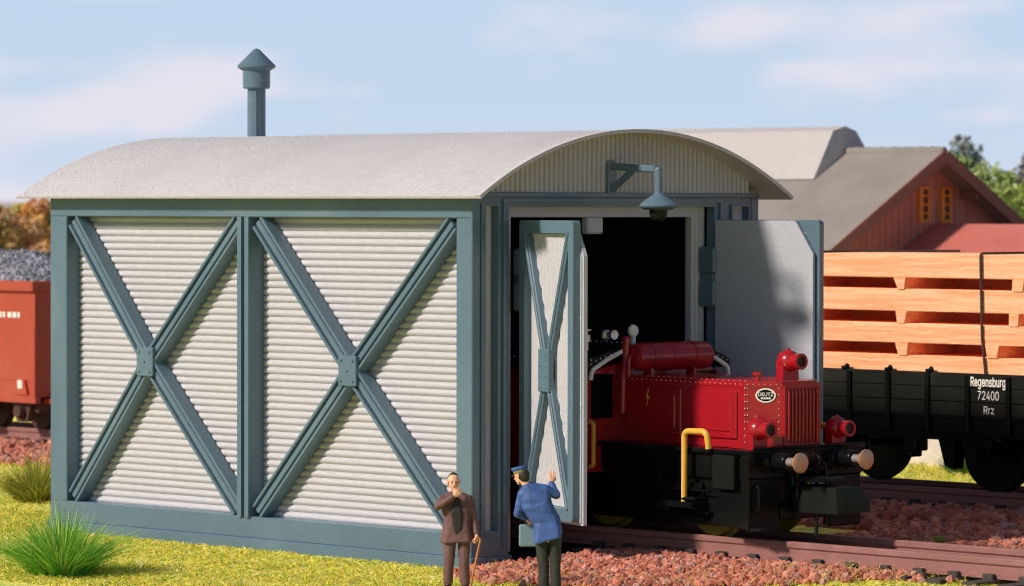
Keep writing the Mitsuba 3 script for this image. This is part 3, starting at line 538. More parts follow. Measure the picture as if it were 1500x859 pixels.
for v in (-0.67, 0.67):
    B = num(K+'__buffer')
    put(B+'__housing', xf(cat(lathe([(0, 0), (0.17, 0.0), (0.17, 0.03), (0.135, 0.05), (0.13, 0.30), (0.115, 0.33), (0, 0.33)], 26, (0.02, v, 1.17), 'x'), cbox(0.01, 0.04, v-0.19, v+0.19, 0.99, 1.35, 0.01)), ML), 'm_black', 30)
    put(B+'__shank', xf(lathe([(0, 0.3), (0.065, 0.3), (0.065, 0.52), (0, 0.52)], 20, (0.02, v, 1.17), 'x'), ML), 'm_silver', 30)
    put(B+'__head', xf(lathe([(0, 0.44), (0.07, 0.45), (0.09, 0.50), (0.148, 0.57), (0.150, 0.595), (0.11, 0.612), (0, 0.62)], 32, (0.02, v, 1.17), 'x'), ML), 'm_copper', 25)
lp('coupling', cat(hull([(u, v, z) for v in (-0.24, 0.24) for u, z in ((0.0, 0.40), (0.0, 0.80), (0.93, 0.42), (0.90, 0.80))]), hull([(u, v, z) for u, v, z in ((0.90, -0.24, 0.80), (0.93, -0.24, 0.42), (0.90, 0.24, 0.80), (0.93, 0.24, 0.42), (1.03, 0.32, 0.60), (1.04, 0.32, 0.44), (0.96, -0.1, 0.6))]), cbox(0.0, 0.5, -0.35, 0.35, 0.86, 0.92, 0.01), tube([(0.3, -0.05, 0.4), (0.3, -0.05, 0.05)], 0.03, 8)), 'm_green_black')
for v in (-0.655, 0.655):
    for u in (-1.22, -3.6):
        W = num(K+'__wheel'); s = 1 if v < 0 else -1
        put(W+'__tyre', xf(lathe([(0.40, -0.06), (0.56, -0.06), (0.57, -0.02), (0.565, 0.06), (0.62, 0.07), (0.62, 0.10), (0.40, 0.10)], 40, (u, v, 0.565), 'y') if s > 0 else lathe([(0.40, -0.10), (0.62, -0.10), (0.62, -0.07), (0.565, -0.06), (0.57, 0.02), (0.56, 0.06), (0.40, 0.06)], 40, (u, v, 0.565), 'y'), ML), 'm_wheel_yellow', 30)
        put(W+'__disc', xf(lathe([(0, -0.03), (0.41, -0.03), (0.41, 0.03), (0, 0.03)], 32, (u, v, 0.565), 'y'), ML), 'm_wheel_yellow', 30)
lp('brake_shoe', cat(hull([(u, v, z) for v in (-0.72, -0.6) for u, z in ((-0.66, 0.15), (-0.55, 0.42), (-0.62, 0.42), (-0.74, 0.12))])), 'm_wheel_yellow')

# ------------------------------------------------------------------ flat wagon with timber
WY = 12.0
Wg = thing('flat_wagon', 'black low sided flat wagon with white lettering, loaded with sawn timber', 'wagon')
wx0, wx1 = -4.6, 8.0
for k in range(3):
    z0 = 1.83+k*0.25
    put(Wg+'__side_board', cbox(wx0, wx1, WY, WY+0.06, z0+0.004, z0+0.246, 0.012), 'm_black_matt')
put(Wg+'__floor', cbox(wx0, wx1, WY+0.06, WY+2.64, 1.75, 1.95, 0.01), 'm_black_matt')
put(Wg+'__rear_side', cbox(wx0, wx1, WY+2.64, WY+2.70, 1.83, 2.58, 0.01), 'm_black_matt')
put(Wg+'__end_board', cbox(wx0-0.06, wx0, WY, WY+2.7, 1.83, 2.58, 0.01), 'm_black_matt')
put(Wg+'__solebar', cat(cbox(wx0, wx1, WY+0.03, WY+0.18, 1.52, 1.83, 0.012), cbox(wx0, wx1, WY-0.01, WY+0.10, 1.79, 1.832, 0.01), cbox(wx0+0.1, wx1-0.1, WY+0.3, WY+2.4, 1.45, 1.76, 0.01)), 'm_black')
for x in np.arange(-4.34, 8.0, 0.868):
    put(Wg+'__stanchion', cat(cbox(x-0.045, x+0.045, WY-0.06, WY+0.01, 1.55, 2.55, 0.012), cbox(x-0.02, x+0.02, WY-0.075, WY-0.05, 1.6, 2.5, 0.008)), 'm_black')
for x in (-2.72, -1.75, -0.85, 2.6): put(Wg+'__latch', cat(cbox(x-0.06, x+0.06, WY-0.04, WY+0.08, 2.57, 2.63, 0.015), ball((x+0.05, WY, 2.63), 0.045)), 'm_black')
def wtext(s, x0, x1, z, h, bold, key):
    m = meshkit.text_mesh(s, h, 0.004, bold); b = m.bounds; m.apply_translation((-b[0][0], 0, 0)); m.apply_scale([(x1-x0)/(b[1][0]-b[0][0]), 1, 1])
    put(key, xf(m, mat([1, 0, 0], [0, 0, 1], [0, -1, 0], [x0, WY-0.0025, z])), 'm_white')
wtext('Regensburg', 0.055, 0.80, 2.365, 0.155, True, Wg+'__lettering')
wtext('72400', 0.21, 0.66, 2.135, 0.15, False, Wg+'__lettering')
wtext('Rrz', 0.34, 0.56, 1.895, 0.135, False, Wg+'__lettering')
def wheelset(root, x, yc, r, mt, zb=0.525):
    for s in (-1, 1):
        put(root+'__wheel', cat(lathe([(0, -0.05), (r*0.82, -0.05), (r*0.82, -0.07), (r, -0.07), (r, 0.05), (r+0.04, 0.055), (r+0.04, 0.08), (0, 0.08)], 40, (x, yc, zb+r), 'y') if s < 0 else lathe([(0, -0.08), (r+0.04, -0.08), (r+0.04, -0.055), (r, -0.05), (r, 0.07), (r*0.82, 0.07), (r*0.82, 0.05), (0, 0.05)], 40, (x, yc, zb+r), 'y')).apply_translation((0, s*0.655, 0)), mt, 30)
    put(root+'__axle', lathe([(0, -0.95), (0.07, -0.95), (0.07, 0.95), (0, 0.95)], 14, (x, yc, zb+r), 'y'), mt, 30)
def bogie(root, xc, base, r, mt, yc=13.35, yf=WY+0.12):
    for s in (-1, 1): wheelset(root, xc+s*base/2, yc, r, mt)
    zb = 0.525+r
    for y in (yf, yc+(yc-yf)-0.12):
        fr_ = []
        fr_.append(cbox(xc-base/2-0.45, xc+base/2+0.45, y, y+0.12, zb+0.22, zb+0.48, 0.02))
        for s in (-1, 1):
            x = xc+s*base/2
            fr_.append(hull([(x+a, y+b, z) for b in (0, 0.12) for a, z in ((-0.36, zb+0.3), (0.36, zb+0.3), (-0.17, zb-0.22), (0.17, zb-0.22))]))
            fr_.append(lathe([(0, -0.1), (0.12, -0.1), (0.14, -0.05), (0.14, 0.1), (0, 0.1)], 20, (x, y-0.05, zb), 'y'))
            for q in range(5): fr_.append(cbox(x-0.42+q*0.06, x+0.42-q*0.06, y-0.08, y+0.0, zb+0.46-q*0.05, zb+0.50-q*0.05, 0.008))
        put(root+'__bogie_frame', cat(fr_), mt, 25)
    put(root+'__brake_cylinder', cat(cbox(xc+0.02, xc+0.28, yf+0.2, yf+0.6, 1.16, 1.5, 0.03), cbox(xc+0.08, xc+0.22, yf+0.2, yf+0.5, 1.06, 1.18, 0.02)), mt)
    put(root+'__brake_shoe', hull([(xc+a, yf+b, z) for b in (0.1, 0.4) for a, z in ((0.85, 1.5), (1.25, 1.5), (1.02, 0.95), (1.2, 0.90))]), mt)
bogie(Wg, -1.69, 3.58, 0.66, 'm_black')
bogie(Wg, 6.0, 2.47, 0.66, 'm_black')

Lu = thing('timber_stack', 'stack of orange sawn timber in four layers on the flat wagon', 'timber')
lx0, lx1 = -4.3, 7.0
lay = [(2.10, 2.855), (3.05, 3.405), (3.60, 3.995), (4.18, 4.605)]
def timber(x0, x1, y0, y1, z0, z1):
    m = cbox(x0, x1, y0, y1, z0, z1, 0.012)
    return m
for i, (z0, z1) in enumerate(lay):
    y = WY+0.10
    for k in range(4):
        w = 0.60
        dx = rng.uniform(-0.06, 0.06)
        put(Lu+'__plank', timber(lx0+dx, lx1+dx, y+rng.uniform(0, .012), y+w-0.012, z0+rng.uniform(0, .01), z1-rng.uniform(0, 0.012)), 'm_wood'); y += w+0.004
for i, xsp in enumerate(((-3.9, -1.52, 0.42, 2.9, 5.3), (-3.9, -1.54, 0.86, 3.0, 5.4), (-3.9, -1.57, 0.93, 3.3, 5.5))):
    z0, z1 = lay[i][1]-0.01, lay[i+1][0]+0.008
    for x in xsp:
        a = rng.uniform(-0.05, 0.05, 4)
        put(Lu+'__spacer', hull([(x-0.11+a[0], y, z1) for y in (WY+0.085, WY+2.5)]+[(x+0.13+a[1], y, z1) for y in (WY+0.085, WY+2.5)]+[(x-0.07+a[2], y, z0) for y in (WY+0.085, WY+2.5)]+[(x+0.10+a[3], y, z0) for y in (WY+0.085, WY+2.5)]), 'm_wood')
for i in range(3): put(Lu+'__gap_blocker', cbox(lx0+0.3, lx1-0.3, WY+1.5, WY+1.7, lay[i][1]-0.006, lay[i+1][0]+0.004, 0.01), 'm_wood')  # added inside the stack to keep light from showing through the gaps
put(Lu+'__strap', cat(tube(arc_pts([(0.34, WY+0.065, 2.40), (0.24, WY+0.065, 3.2), (0.20, WY+0.065, 4.625), (0.42, WY+0.9, 4.632), (0.95, WY+2.4, 4.632)], 0.06, 4), 0.022, 8)), 'm_strap', 40)
put(Lu+'__strap', tube(arc_pts([(-3.35, WY+0.065, 2.40), (-3.40, WY+0.065, 4.62), (-3.1, WY+0.7, 4.632), (-1.9, WY+2.2, 4.632)], 0.06, 4), 0.022, 8), 'm_strap', 40)

# ------------------------------------------------------------------ red open wagon with coal
Rw = thing('open_wagon', 'rust red open wagon with a coal load behind the left end of the shed', 'wagon')
rx0, rx1 = -36.0, -25.36
put(Rw+'__side_wall', cat(cbox(rx0, rx1, WY, WY+0.07, 1.60, 3.55, 0.012), cbox(rx0, rx1, WY+0.01, WY+0.07, 1.25, 1.61, 0.012)), 'm_wagon_red')
put(Rw+'__side_wall', cbox(rx0, rx1, WY+2.63, WY+2.70, 1.25, 3.55, 0.012), 'm_wagon_red')
put(Rw+'__end_wall', cbox(rx1-0.07, rx1-0.002, WY+0.07, WY+2.63, 1.25, 3.55, 0.012), 'm_wagon_red')
put(Rw+'__end_wall', cbox(rx0, rx0+0.07, WY+0.07, WY+2.63, 1.25, 3.55, 0.012), 'm_wagon_red')
put(Rw+'__top_rim', cat(cbox(rx0-0.03, rx1+0.03, WY-0.09, WY+0.10, 3.54, 3.77, 0.02), cbox(rx0-0.03, rx1+0.03, WY+2.60, WY+2.79, 3.54, 3.77, 0.02), cbox(rx1-0.14, rx1+0.029, WY+0.1, WY+2.6, 3.54, 3.769, 0.02)), 'm_wagon_red')
put(Rw+'__rib', cbox(rx1-0.04, rx1+0.05, WY-0.05, WY+0.05, 1.25, 2.75, 0.015), 'm_wagon_red')
for x in np.arange(rx1-2.1, rx0, -2.1): put(Rw+'__rib', cbox(x-0.06, x+0.06, WY-0.07, WY+0.01, 1.3, 3.54, 0.015), 'm_wagon_red')
put(Rw+'__sole_bar', cat(cbox(rx0, rx1+0.05, WY-0.03, WY+0.12, 1.12, 1.30, 0.012), hull([(rx1-0.55+a, WY-0.06+b, z) for b in (0, .1) for a, z in ((0.1, 1.62), (0.25, 1.62), (0.0, 1.3), (0.35, 1.3))]), cbox(rx1-0.1, rx1+0.4, WY+0.3, WY+2.4, 1.1, 1.22, 0.012)), 'm_wagon_red')
put(Rw+'__floor', cbox(rx0+0.07, rx1-0.07, WY+0.07, WY+2.63, 1.25, 1.4, 0.01), 'm_wagon_red')
for x in (rx1-0.45, rx1-1.35): put(Rw+'__bracket', cbox(x-0.09, x+0.09, WY-0.07, WY-0.02, 1.42, 1.62, 0.02), 'm_white')
bogie(Rw, rx1-1.35, 1.5, 0.40, 'm_rust')
bogie(Rw, rx0+1.8, 1.5, 0.40, 'm_black')
put(Rw+'__lettering', cat([cbox(rx1-0.60-i*0.17, rx1-0.60-i*0.17+(0.13 if i % 3 else 0.08), WY-0.006, WY+0.001, 2.97, 3.09, 0) for i in range(6)]), 'm_white', label='small faded white inscription')
cxg = np.linspace(rx0+0.05, rx1-0.04, 60); cyg = np.linspace(WY+0.05, WY+2.65, 18)
CX, CY = np.meshgrid(cxg, cyg, indexing='ij')
def coal_z(x, y):
    e = np.clip(np.minimum(rx1-x, x-rx0)/1.9, 0, 1); v = 1-np.clip(np.abs(y-13.35)/1.35, 0, 1)**2.2
    return 3.62+0.70*np.sqrt(e*1.0)*v
def d_coal(n):
    x, y = rng.uniform(-30.5, rx1-0.08, n), rng.uniform(WY+0.08, WY+2.6, n); return np.stack([x, y, coal_z(x, y)+rng.uniform(-0.02, 0.04, n)], -1)
mcoal, ccoal = stones(9000, d_coal, 0.035, 0.075, [(0.16, 0.17, 0.22), (0.22, 0.23, 0.28), (0.10, 0.105, 0.13), (0.27, 0.28, 0.34)])
gcoal = grid(np.stack([CX, CY, coal_z(CX, CY)-0.03], -1))
put('coal', cat(gcoal, mcoal), 'm_coal', False, 'heap of grey coal filling the rust red open wagon', 'coal', kind='stuff', color=np.vstack([np.full((len(gcoal.vertices), 3), 0.08), ccoal]))

# ------------------------------------------------------------------ barn, annex, wall
Bn = thing('barn', 'brown board clad barn with grey gabled roof behind the timber wagon', 'barn')
bx, by, bz, sl, hw = -18.0, 34.32, 6.80, 0.555, 6.2
blen = 26.0
def roof_slab(side):
    y1 = by+side*hw; z1 = bz-sl*hw
    return hull([(x, y, z) for x in (bx, bx-blen) for y, z in ((by, bz), (by, bz-0.22), (y1, z1), (y1, z1-0.2))])
for s in (-1, 1):
    rb = put(Bn+'__roof', roof_slab(s), 'm_barn_roof')
for k in range(44):
    x = bx-0.02-k*0.40
    put(Bn+'__ridge_tile', xf(lathe([(0, 0), (0.13, 0.0), (0.105, 0.42), (0, 0.42)], 12, (0, 0, 0), 'x'), mat([1, 0, 0], [0, 1, 0], [0, 0, 1], [x-0.42, by, bz-0.03])), 'm_barn_roof', 30)
for s in (-1, 1):
    put(Bn+'__verge_board', bar((bx+0.02, by-s*0.0, bz-0.14), (bx+0.02, by+s*hw, bz-0.14-sl*hw), 0.05, 0.30, (0, -s*-sl, 1), 0.01), 'm_barn_trim')
gx_ = bx-0.60
gw = put(Bn+'__gable_wall', xf(extr(Polygon([(by-hw+0.5, 0), (by+hw-0.5, 0), (by+hw-0.5, bz-sl*(hw-0.5)-0.2), (by, bz-0.2), (by-hw+0.5, bz-sl*(hw-0.5)-0.2)]), 0.15), mat([0, 1, 0], [0, 0, 1], [1, 0, 0], [gx_-0.19, 0, 0])), 'm_barn_trim')
for k in range(46):
    y0 = by-hw+0.5+k*0.2445; y1 = y0+0.222; f0, f1 = (bz-0.19-sl*abs(y-by) for y in (y0, y1))
    if y0 < by < y1: f0 = f1 = min(f0, f1)
    put(gw+'__board', hull([(gx_+a, y, z) for a in (-0.03, 0.0+0.012*rng.uniform(0, 1)) for y, z in ((y0, 0.3), (y1, 0.3), (y0, f0), (y1, f1))]), 'm_barn_board')
put(Bn+'__side_wall', cbox(bx-blen+0.4, gx_-0.2, by-hw+0.5, by-hw+0.65, 0, bz-sl*(hw-0.5)-0.15, 0.01), 'm_barn_board')
put(Bn+'__side_wall', cbox(bx-blen+0.4, gx_-0.2, by+hw-0.65, by+hw-0.5, 0, bz-sl*(hw-0.5)-0.15, 0.01), 'm_barn_board')
for k in (-1.35, 1.4, 3.0): put(Bn+'__purlin', cbox(gx_-0.1, bx-0.06, by+k-0.08, by+k+0.08, bz-0.40-sl*abs(k), bz-0.2-sl*abs(k), 0.01), 'm_barn_trim')
for yc_ in (34.19, 35.04):
    w_ = num(Bn+'__window'); z0, z1, hwid = 5.04, 5.90, 0.185
    put(w_+'__pane', cbox(gx_-0.02, gx_+0.03, yc_-hwid, yc_+hwid, z0, z1, 0), 'm_pane')
    put(w_+'__frame', cat(front_ext(sbox(yc_-hwid-0.03, z0, yc_+hwid, z1).difference(sbox(yc_-hwid+0.09, z0+0.06, yc_+hwid-0.06, z1-0.06)), gx_+0.01, gx_+0.10),), 'm_orange')
    for q in range(3): put(w_+'__bar', cbox(gx_+0.02, gx_+0.09, yc_-hwid+0.06, yc_+hwid-0.05, z0+0.215+q*0.215-0.025, z0+0.215+q*0.215+0.025, 0.008), 'm_orange')
# pale ridge ventilator on the barn roof
def rl(x0, x1):
    pts = []
    for x, inset in ((x0, 0), (x1, 0)):
        pts += [(x, by-1.35, bz-sl*1.35+0.04), (x, by+1.35, bz-sl*1.35+0.04)]
    pts += [(x0, by, bz+0.62), (x1-0.1, by, bz+0.62), (x0, by-0.45, bz+0.50), (x1-0.12, by-0.45, bz+0.50), (x0, by+0.45, bz+0.50), (x1-0.12, by+0.45, bz+0.50)]
    return hull(pts)
put(Bn+'__ridge_light', rl(bx-blen+3, -21.05), 'm_ridge', label='pale raised ridge light along the barn roof')

An = thing('lean_to', 'low annex with a red roof against the barn gable', 'annex')
ar_y, ar_z, asl, ahw = 34.6, 5.00, 0.52, 2.6
for s in (-1, 1):
    put(An+'__roof', hull([(x, y, z) for x in (gx_+0.05, gx_+14) for y, z in ((ar_y, ar_z), (ar_y, ar_z-0.15), (ar_y+s*ahw, ar_z-asl*ahw), (ar_y+s*ahw, ar_z-asl*ahw-0.15))]), 'm_annex_roof')
put(An+'__wall', cbox(gx_+0.06, gx_+13.8, ar_y-ahw+0.3, ar_y+ahw-0.3, 0, ar_z-asl*(ahw-0.3)-0.12, 0.01), 'm_plaster')
Pw = put('platform_wall', cbox(-22, 6, 22.9, 23.4, -0.1, 1.25, 0.02), 'm_plaster', False, 'low pale rendered wall seen under the flat wagon', 'wall')
for i, (x, z) in enumerate(((-7.9, 0.98), (-7.55, 0.82), (-7.2, 0.98), (-7.7, 0.66), (-7.25, 0.70))): put(Pw+'__stone', cbox(x-0.17, x+0.17, 22.86, 22.95, z-0.07, z+0.07, 0.02), 'm_barn_roof')

# ------------------------------------------------------------------ trees
def tree(key, label, x, y, H, Wd, pal, n, leaf, z0=1.5, cone=False, seed=1, group='trees beyond the barn'):
    r = np.random.default_rng(seed)
    t = thing(key, label, 'tree', group)
    def limb(a, b, r0, r1, k=5):
        q = np.linspace(0, 1, k)[:, None]; p = np.array(a)*(1-q)+np.array(b)*q+r.normal(0, 0.04*np.linalg.norm(np.array(b)-a), (k, 3))*np.sin(q*np.pi)
        return tube(p, np.linspace(r0, r1, k), 7)
    limbs = [limb((x, y, -0.2), (x+r.normal(0, .2), y+r.normal(0, .2), H*0.95), 0.028*H, 0.006*H, 8)]; C = []
    for k in range(16 if not cone else 26):
        zf = r.uniform(z0/H, 0.93); a = r.uniform(0, 6.28)
        env = (1-zf)**0.8*1.15+0.05 if cone else math.sin(math.pi*min(1, (zf-z0/H)/(1-z0/H)*0.80+0.2))**0.6
        L_ = Wd/2*env*r.uniform(0.6, 1.05); e = np.array([x+L_*math.cos(a), y+L_*math.sin(a), min(H, H*zf+(0.10 if not cone else -0.03)*H)])
        limbs.append(limb((x, y, H*zf*0.9), e, 0.010*H, 0.003*H)); C.append((e, (0.10 if not cone else 0.06)*H*r.uniform(0.7, 1.3))); C.append(((e+np.array([x, y, H*zf]))/2, 0.09*H))
    C.append((np.array([x, y, H*0.96]), 0.05*H))
    put(t+'__trunk', cat(limbs), 'm_bark', 40)
    idx = r.integers(0, len(C), n); cen = np.array([c for c, _ in C])[idx]; rad = np.array([s for _, s in C])[idx]
    d = r.normal(size=(n, 3)); d /= np.linalg.norm(d, axis=1, keepdims=True); p = cen+d*(rad*r.uniform(0.2, 1.0, n)**0.5)[:, None]*np.array([1, 1, 0.75])
    p[:, 2] = np.maximum(p[:, 2], 0.3)
    a, b = r.normal(size=(n, 3)), r.normal(size=(n, 3)); a /= np.linalg.norm(a, axis=1, keepdims=True); b -= a*(a*b).sum(1, keepdims=True); b /= np.linalg.norm(b, axis=1, keepdims=True)
    s = leaf*r.uniform(0.5, 1.2, (n, 1)); V = np.stack([p-a*s, p+b*s*0.55, p+a*s, p-b*s*0.55], 1)
    Fc = np.array([[0, 1, 2], [0, 2, 3]])[None]+(np.arange(n)*4)[:, None, None]
    pal = np.array(pal); cc = pal[(idx*7) % len(pal)]*r.uniform(0.7, 1.3, (n, 1))
    put(t+'__crown', trimesh.Trimesh(V.reshape(-1, 3), Fc.reshape(-1, 3), process=False), 'm_leaf', False, color=np.repeat(cc, 4, 0))
def at(px, Z):
    d = fwd+rgt*(px-750)/F_PX; p = EYE+d*Z; return p[0], p[1]
green = [(0.36, 0.48, 0.18), (0.28, 0.40, 0.17), (0.44, 0.54, 0.22), (0.25, 0.32, 0.20)]  # leaf greens lightened, distance haze painted into them
dark = [(0.24, 0.32, 0.28), (0.30, 0.32, 0.30), (0.22, 0.30, 0.27)]  # conifer tones made paler, haze is put into the colour
x, y = at(1408, 128); tree('conifer_tree', 'dark slim conifer rising directly behind the barn apex', x, y, 7.8, 2.6, dark, 5200, 0.13, 1.5, True, 3)
x, y = at(1432, 132); tree('conifer_tree', 'dark conifer with drooping tips right of the barn apex', x, y, 6.9, 3.2, dark, 5200, 0.14, 1.5, True, 4)
x, y = at(1405, 120); tree('green_tree', 'light green leafy tree just behind the right roof slope', x, y, 7.0, 3.4, green, 6000, 0.14, 1.2, False, 5)
x, y = at(1472, 118); tree('green_tree', 'olive green leafy tree between the conifers, behind the right eave', x, y, 6.5, 3.6, green, 6500, 0.14, 1.0, False, 6)
x, y = at(1506, 116); tree('green_tree', 'yellow green leafy tree at the right edge below the dark conifer', x, y, 6.1, 3.0, [(0.32, 0.42, 0.11), (0.40, 0.46, 0.15)], 5200, 0.14, 0.8, False, 8)
x, y = at(1512, 130); tree('conifer_tree', 'dark reddish conifer at the right edge of the picture', x, y, 7.3, 3.0, [(0.34, 0.28, 0.29), (0.26, 0.27, 0.26)], 5200, 0.14, 1.5, True, 7)
aut = [(0.80, 0.50, 0.18), (0.85, 0.58, 0.20), (0.70, 0.56, 0.18), (0.78, 0.46, 0.24), (0.64, 0.58, 0.18)]
x, y = at(30, 150); tree('autumn_tree', 'round orange brown autumn tree above the coal wagon', x, y, 5.5, 4.4, aut, 7000, 0.15, 0.5, False, 9, 'autumn trees behind the red wagon')
x, y = at(-8, 146); tree('autumn_tree', 'reddish autumn tree at the left edge of the picture', x, y, 5.5, 4.2, [(0.74, 0.50, 0.28), (0.66, 0.50, 0.22)], 6000, 0.15, 0.5, False, 10, 'autumn trees behind the red wagon')
x, y = at(80, 154); tree('autumn_tree', 'yellow brown autumn tree partly hidden by the shed corner', x, y, 5.6, 4.0, aut, 6500, 0.15, 0.5, False, 11, 'autumn trees behind the red wagon')
def wood():
    r = np.random.default_rng(21); C = []
    for k in range(230):
        Z, X = r.uniform(255, 330), r.uniform(-150, 190); p = EYE+fwd*Z+rgt*X; H = r.uniform(4.2, 5.9)
        for q in range(7): C.append((p[0]+r.normal(0, 1.3), p[1]+r.normal(0, 1.3), H*r.uniform(0.2, 0.88)))
    C = np.array(C); n = 26000; i = r.integers(0, len(C), n); p = C[i]+r.normal(0, 0.55, (n, 3)); p[:, 2] = np.maximum(p[:, 2], 0.1)
    d, e = r.normal(size=(n, 3)), r.normal(size=(n, 3)); d /= np.linalg.norm(d, axis=1, keepdims=True); e /= np.linalg.norm(e, axis=1, keepdims=True)
    s_ = r.uniform(0.25, 0.5, (n, 1)); V = np.stack([p-d*s_, p+e*s_*.6, p+d*s_, p-e*s_*.6], 1)
    Fc = np.array([[0, 1, 2], [0, 2, 3]])[None]+(np.arange(n)*4)[:, None, None]
    pal_ = np.array([(0.22, 0.27, 0.16), (0.28, 0.31, 0.18), (0.34, 0.30, 0.16), (0.20, 0.24, 0.18)])
    return trimesh.Trimesh(V.reshape(-1, 3), Fc.reshape(-1, 3), process=False), np.repeat(pal_[i % 4]*r.uniform(0.8, 1.2, (n, 1)), 4, 0)
mw, cw = wood()
put('distant_wood', mw, 'm_leaf', False, 'far low band of woodland along the horizon behind barn and wagons', 'wood', kind='stuff', color=cw)

# ------------------------------------------------------------------ people
AR = np.array([rgt[0], rgt[1], 0]); AR /= np.linalg.norm(AR)
AD = -np.array([fwd[0], fwd[1], 0]); AD /= np.linalg.norm(AD)
def figure_mat(o): return mat(AR, -AD, [0, 0, 1], o)       # local a (to the right), b (away from the viewer), z
def ball_pts(c, r, n=1):
    m = trimesh.creation.icosphere(subdivisions=n); r = np.broadcast_to(r, (3,)); return m.vertices*r+np.array(c, float)
def hullm(*balls):
    v = np.vstack([ball_pts(c, r) for c, r in balls]); h = trimesh.convex.convex_hull(v)
    return manifold3d.Manifold(manifold3d.Mesh(np.asarray(h.vertices, np.float32), np.asarray(h.faces, np.uint32)))
def blob(bones, edge=0.012, it=10):
    M = bones[0]
    for b in bones[1:]: M = M + b
    M = M.refine_to_length(edge); m = M.to_mesh()
    t = trimesh.Trimesh(m.vert_properties[:, :3], m.tri_verts, process=True)
    trimesh.smoothing.filter_taubin(t, 0.5, 0.52, it); return t
def unit(v): v = np.array(v, float); return v/np.linalg.norm(v)
def hand(w, d, nrm, side, curl, thumb_out=0.6, s=1.0):
    """bones of a hand: wrist w, direction d, nrm = out of the palm, side = +1/-1 thumb side along cross(d, nrm)"""
    w, d, nrm = np.array(w, float), unit(d), unit(nrm); nrm = unit(nrm-d*(nrm@d)); x = np.cross(d, nrm)*side
    B = [hullm((w, 0.026*s), (w+d*0.085*s+x*0.030*s, 0.014*s), (w+d*0.085*s-x*0.030*s, 0.013*s), (w+d*0.03*s+x*0.026*s, 0.016*s), (w+d*0.03*s-x*0.024*s, 0.015*s))]
    for i, (o, ln) in enumerate(((0.031, 0.070), (0.011, 0.080), (-0.010, 0.074), (-0.030, 0.058))):
        p = w+d*0.082*s+x*o*s; dd = unit(d+x*(0.10-0.07*i)); ang = 0.0
        for k, fr in enumerate((0.45, 0.32, 0.23)):
            ang += curl*(0.75 if k == 0 else 0.95); q = p+(dd*math.cos(ang)+nrm*math.sin(ang))*ln*fr*1.15*s
            B.append(hullm((p, (0.0105-0.001*k)*s), (q, (0.0095-0.001*k)*s))); p = q
    p = w+d*0.03*s+x*0.024*s; t1 = p+unit(d*0.6+x*thumb_out+nrm*0.45)*0.042*s; t2 = t1+unit(d*0.9+x*0.1+nrm*0.6)*0.034*s
    B += [hullm((p, 0.015*s), (t1, 0.0115*s)), hullm((t1, 0.0115*s), (t2, 0.009*s))]
    return B
def head(c, yaw, pitch=0.0, roll=0.0, s=1.0):
    """(bones, map from head space to figure space); head space: x right of the face's own left.. y = face direction"""
    f = np.array([math.sin(yaw)*math.cos(pitch), -math.cos(yaw)*math.cos(pitch), math.sin(pitch)]); r = unit(np.cross(f, [0, 0, 1])); u = np.cross(r, f)
    c = np.array(c, float); m = lambda x, y, z: c+(r*x+f*y+u*z)*s
    E = lambda o, rad: (m(*o), rad*s)
    B = [hullm(E((0, -0.02, 0.035), 0.082), E((0, 0.02, 0.03), 0.078), E((0, -0.035, 0.01), 0.075)), hullm(E((0, 0.035, 0.0), 0.062), E((0, 0.05, -0.075), 0.030), E((0.03, 0.02, -0.055), 0.036), E((-0.03, 0.02, -0.055), 0.036)),
        hullm(E((0, 0.092, 0.022), 0.010), E((0, 0.117, -0.016), 0.013), E((0.012, 0.100, -0.020), 0.010), E((-0.012, 0.100, -0.020), 0.010)),
        hullm(E((-0.035, 0.085, 0.030), 0.010), E((0.035, 0.085, 0.030), 0.010)), hullm(E((-0.02, 0.086, -0.048), 0.009), E((0.02, 0.086, -0.048), 0.009)), hullm(E((-0.016, 0.083, -0.058), 0.009), E((0.016, 0.083, -0.058), 0.009)),
        hullm(E((0, 0.072, -0.088), 0.018), E((0, 0.05, -0.085), 0.02))]
    for q in (-1, 1): B.append(hullm(E((q*0.082, -0.005, 0.02), 0.014), E((q*0.086, -0.018, -0.005), 0.012), E((q*0.078, -0.003, -0.022), 0.010)))
    return B, m
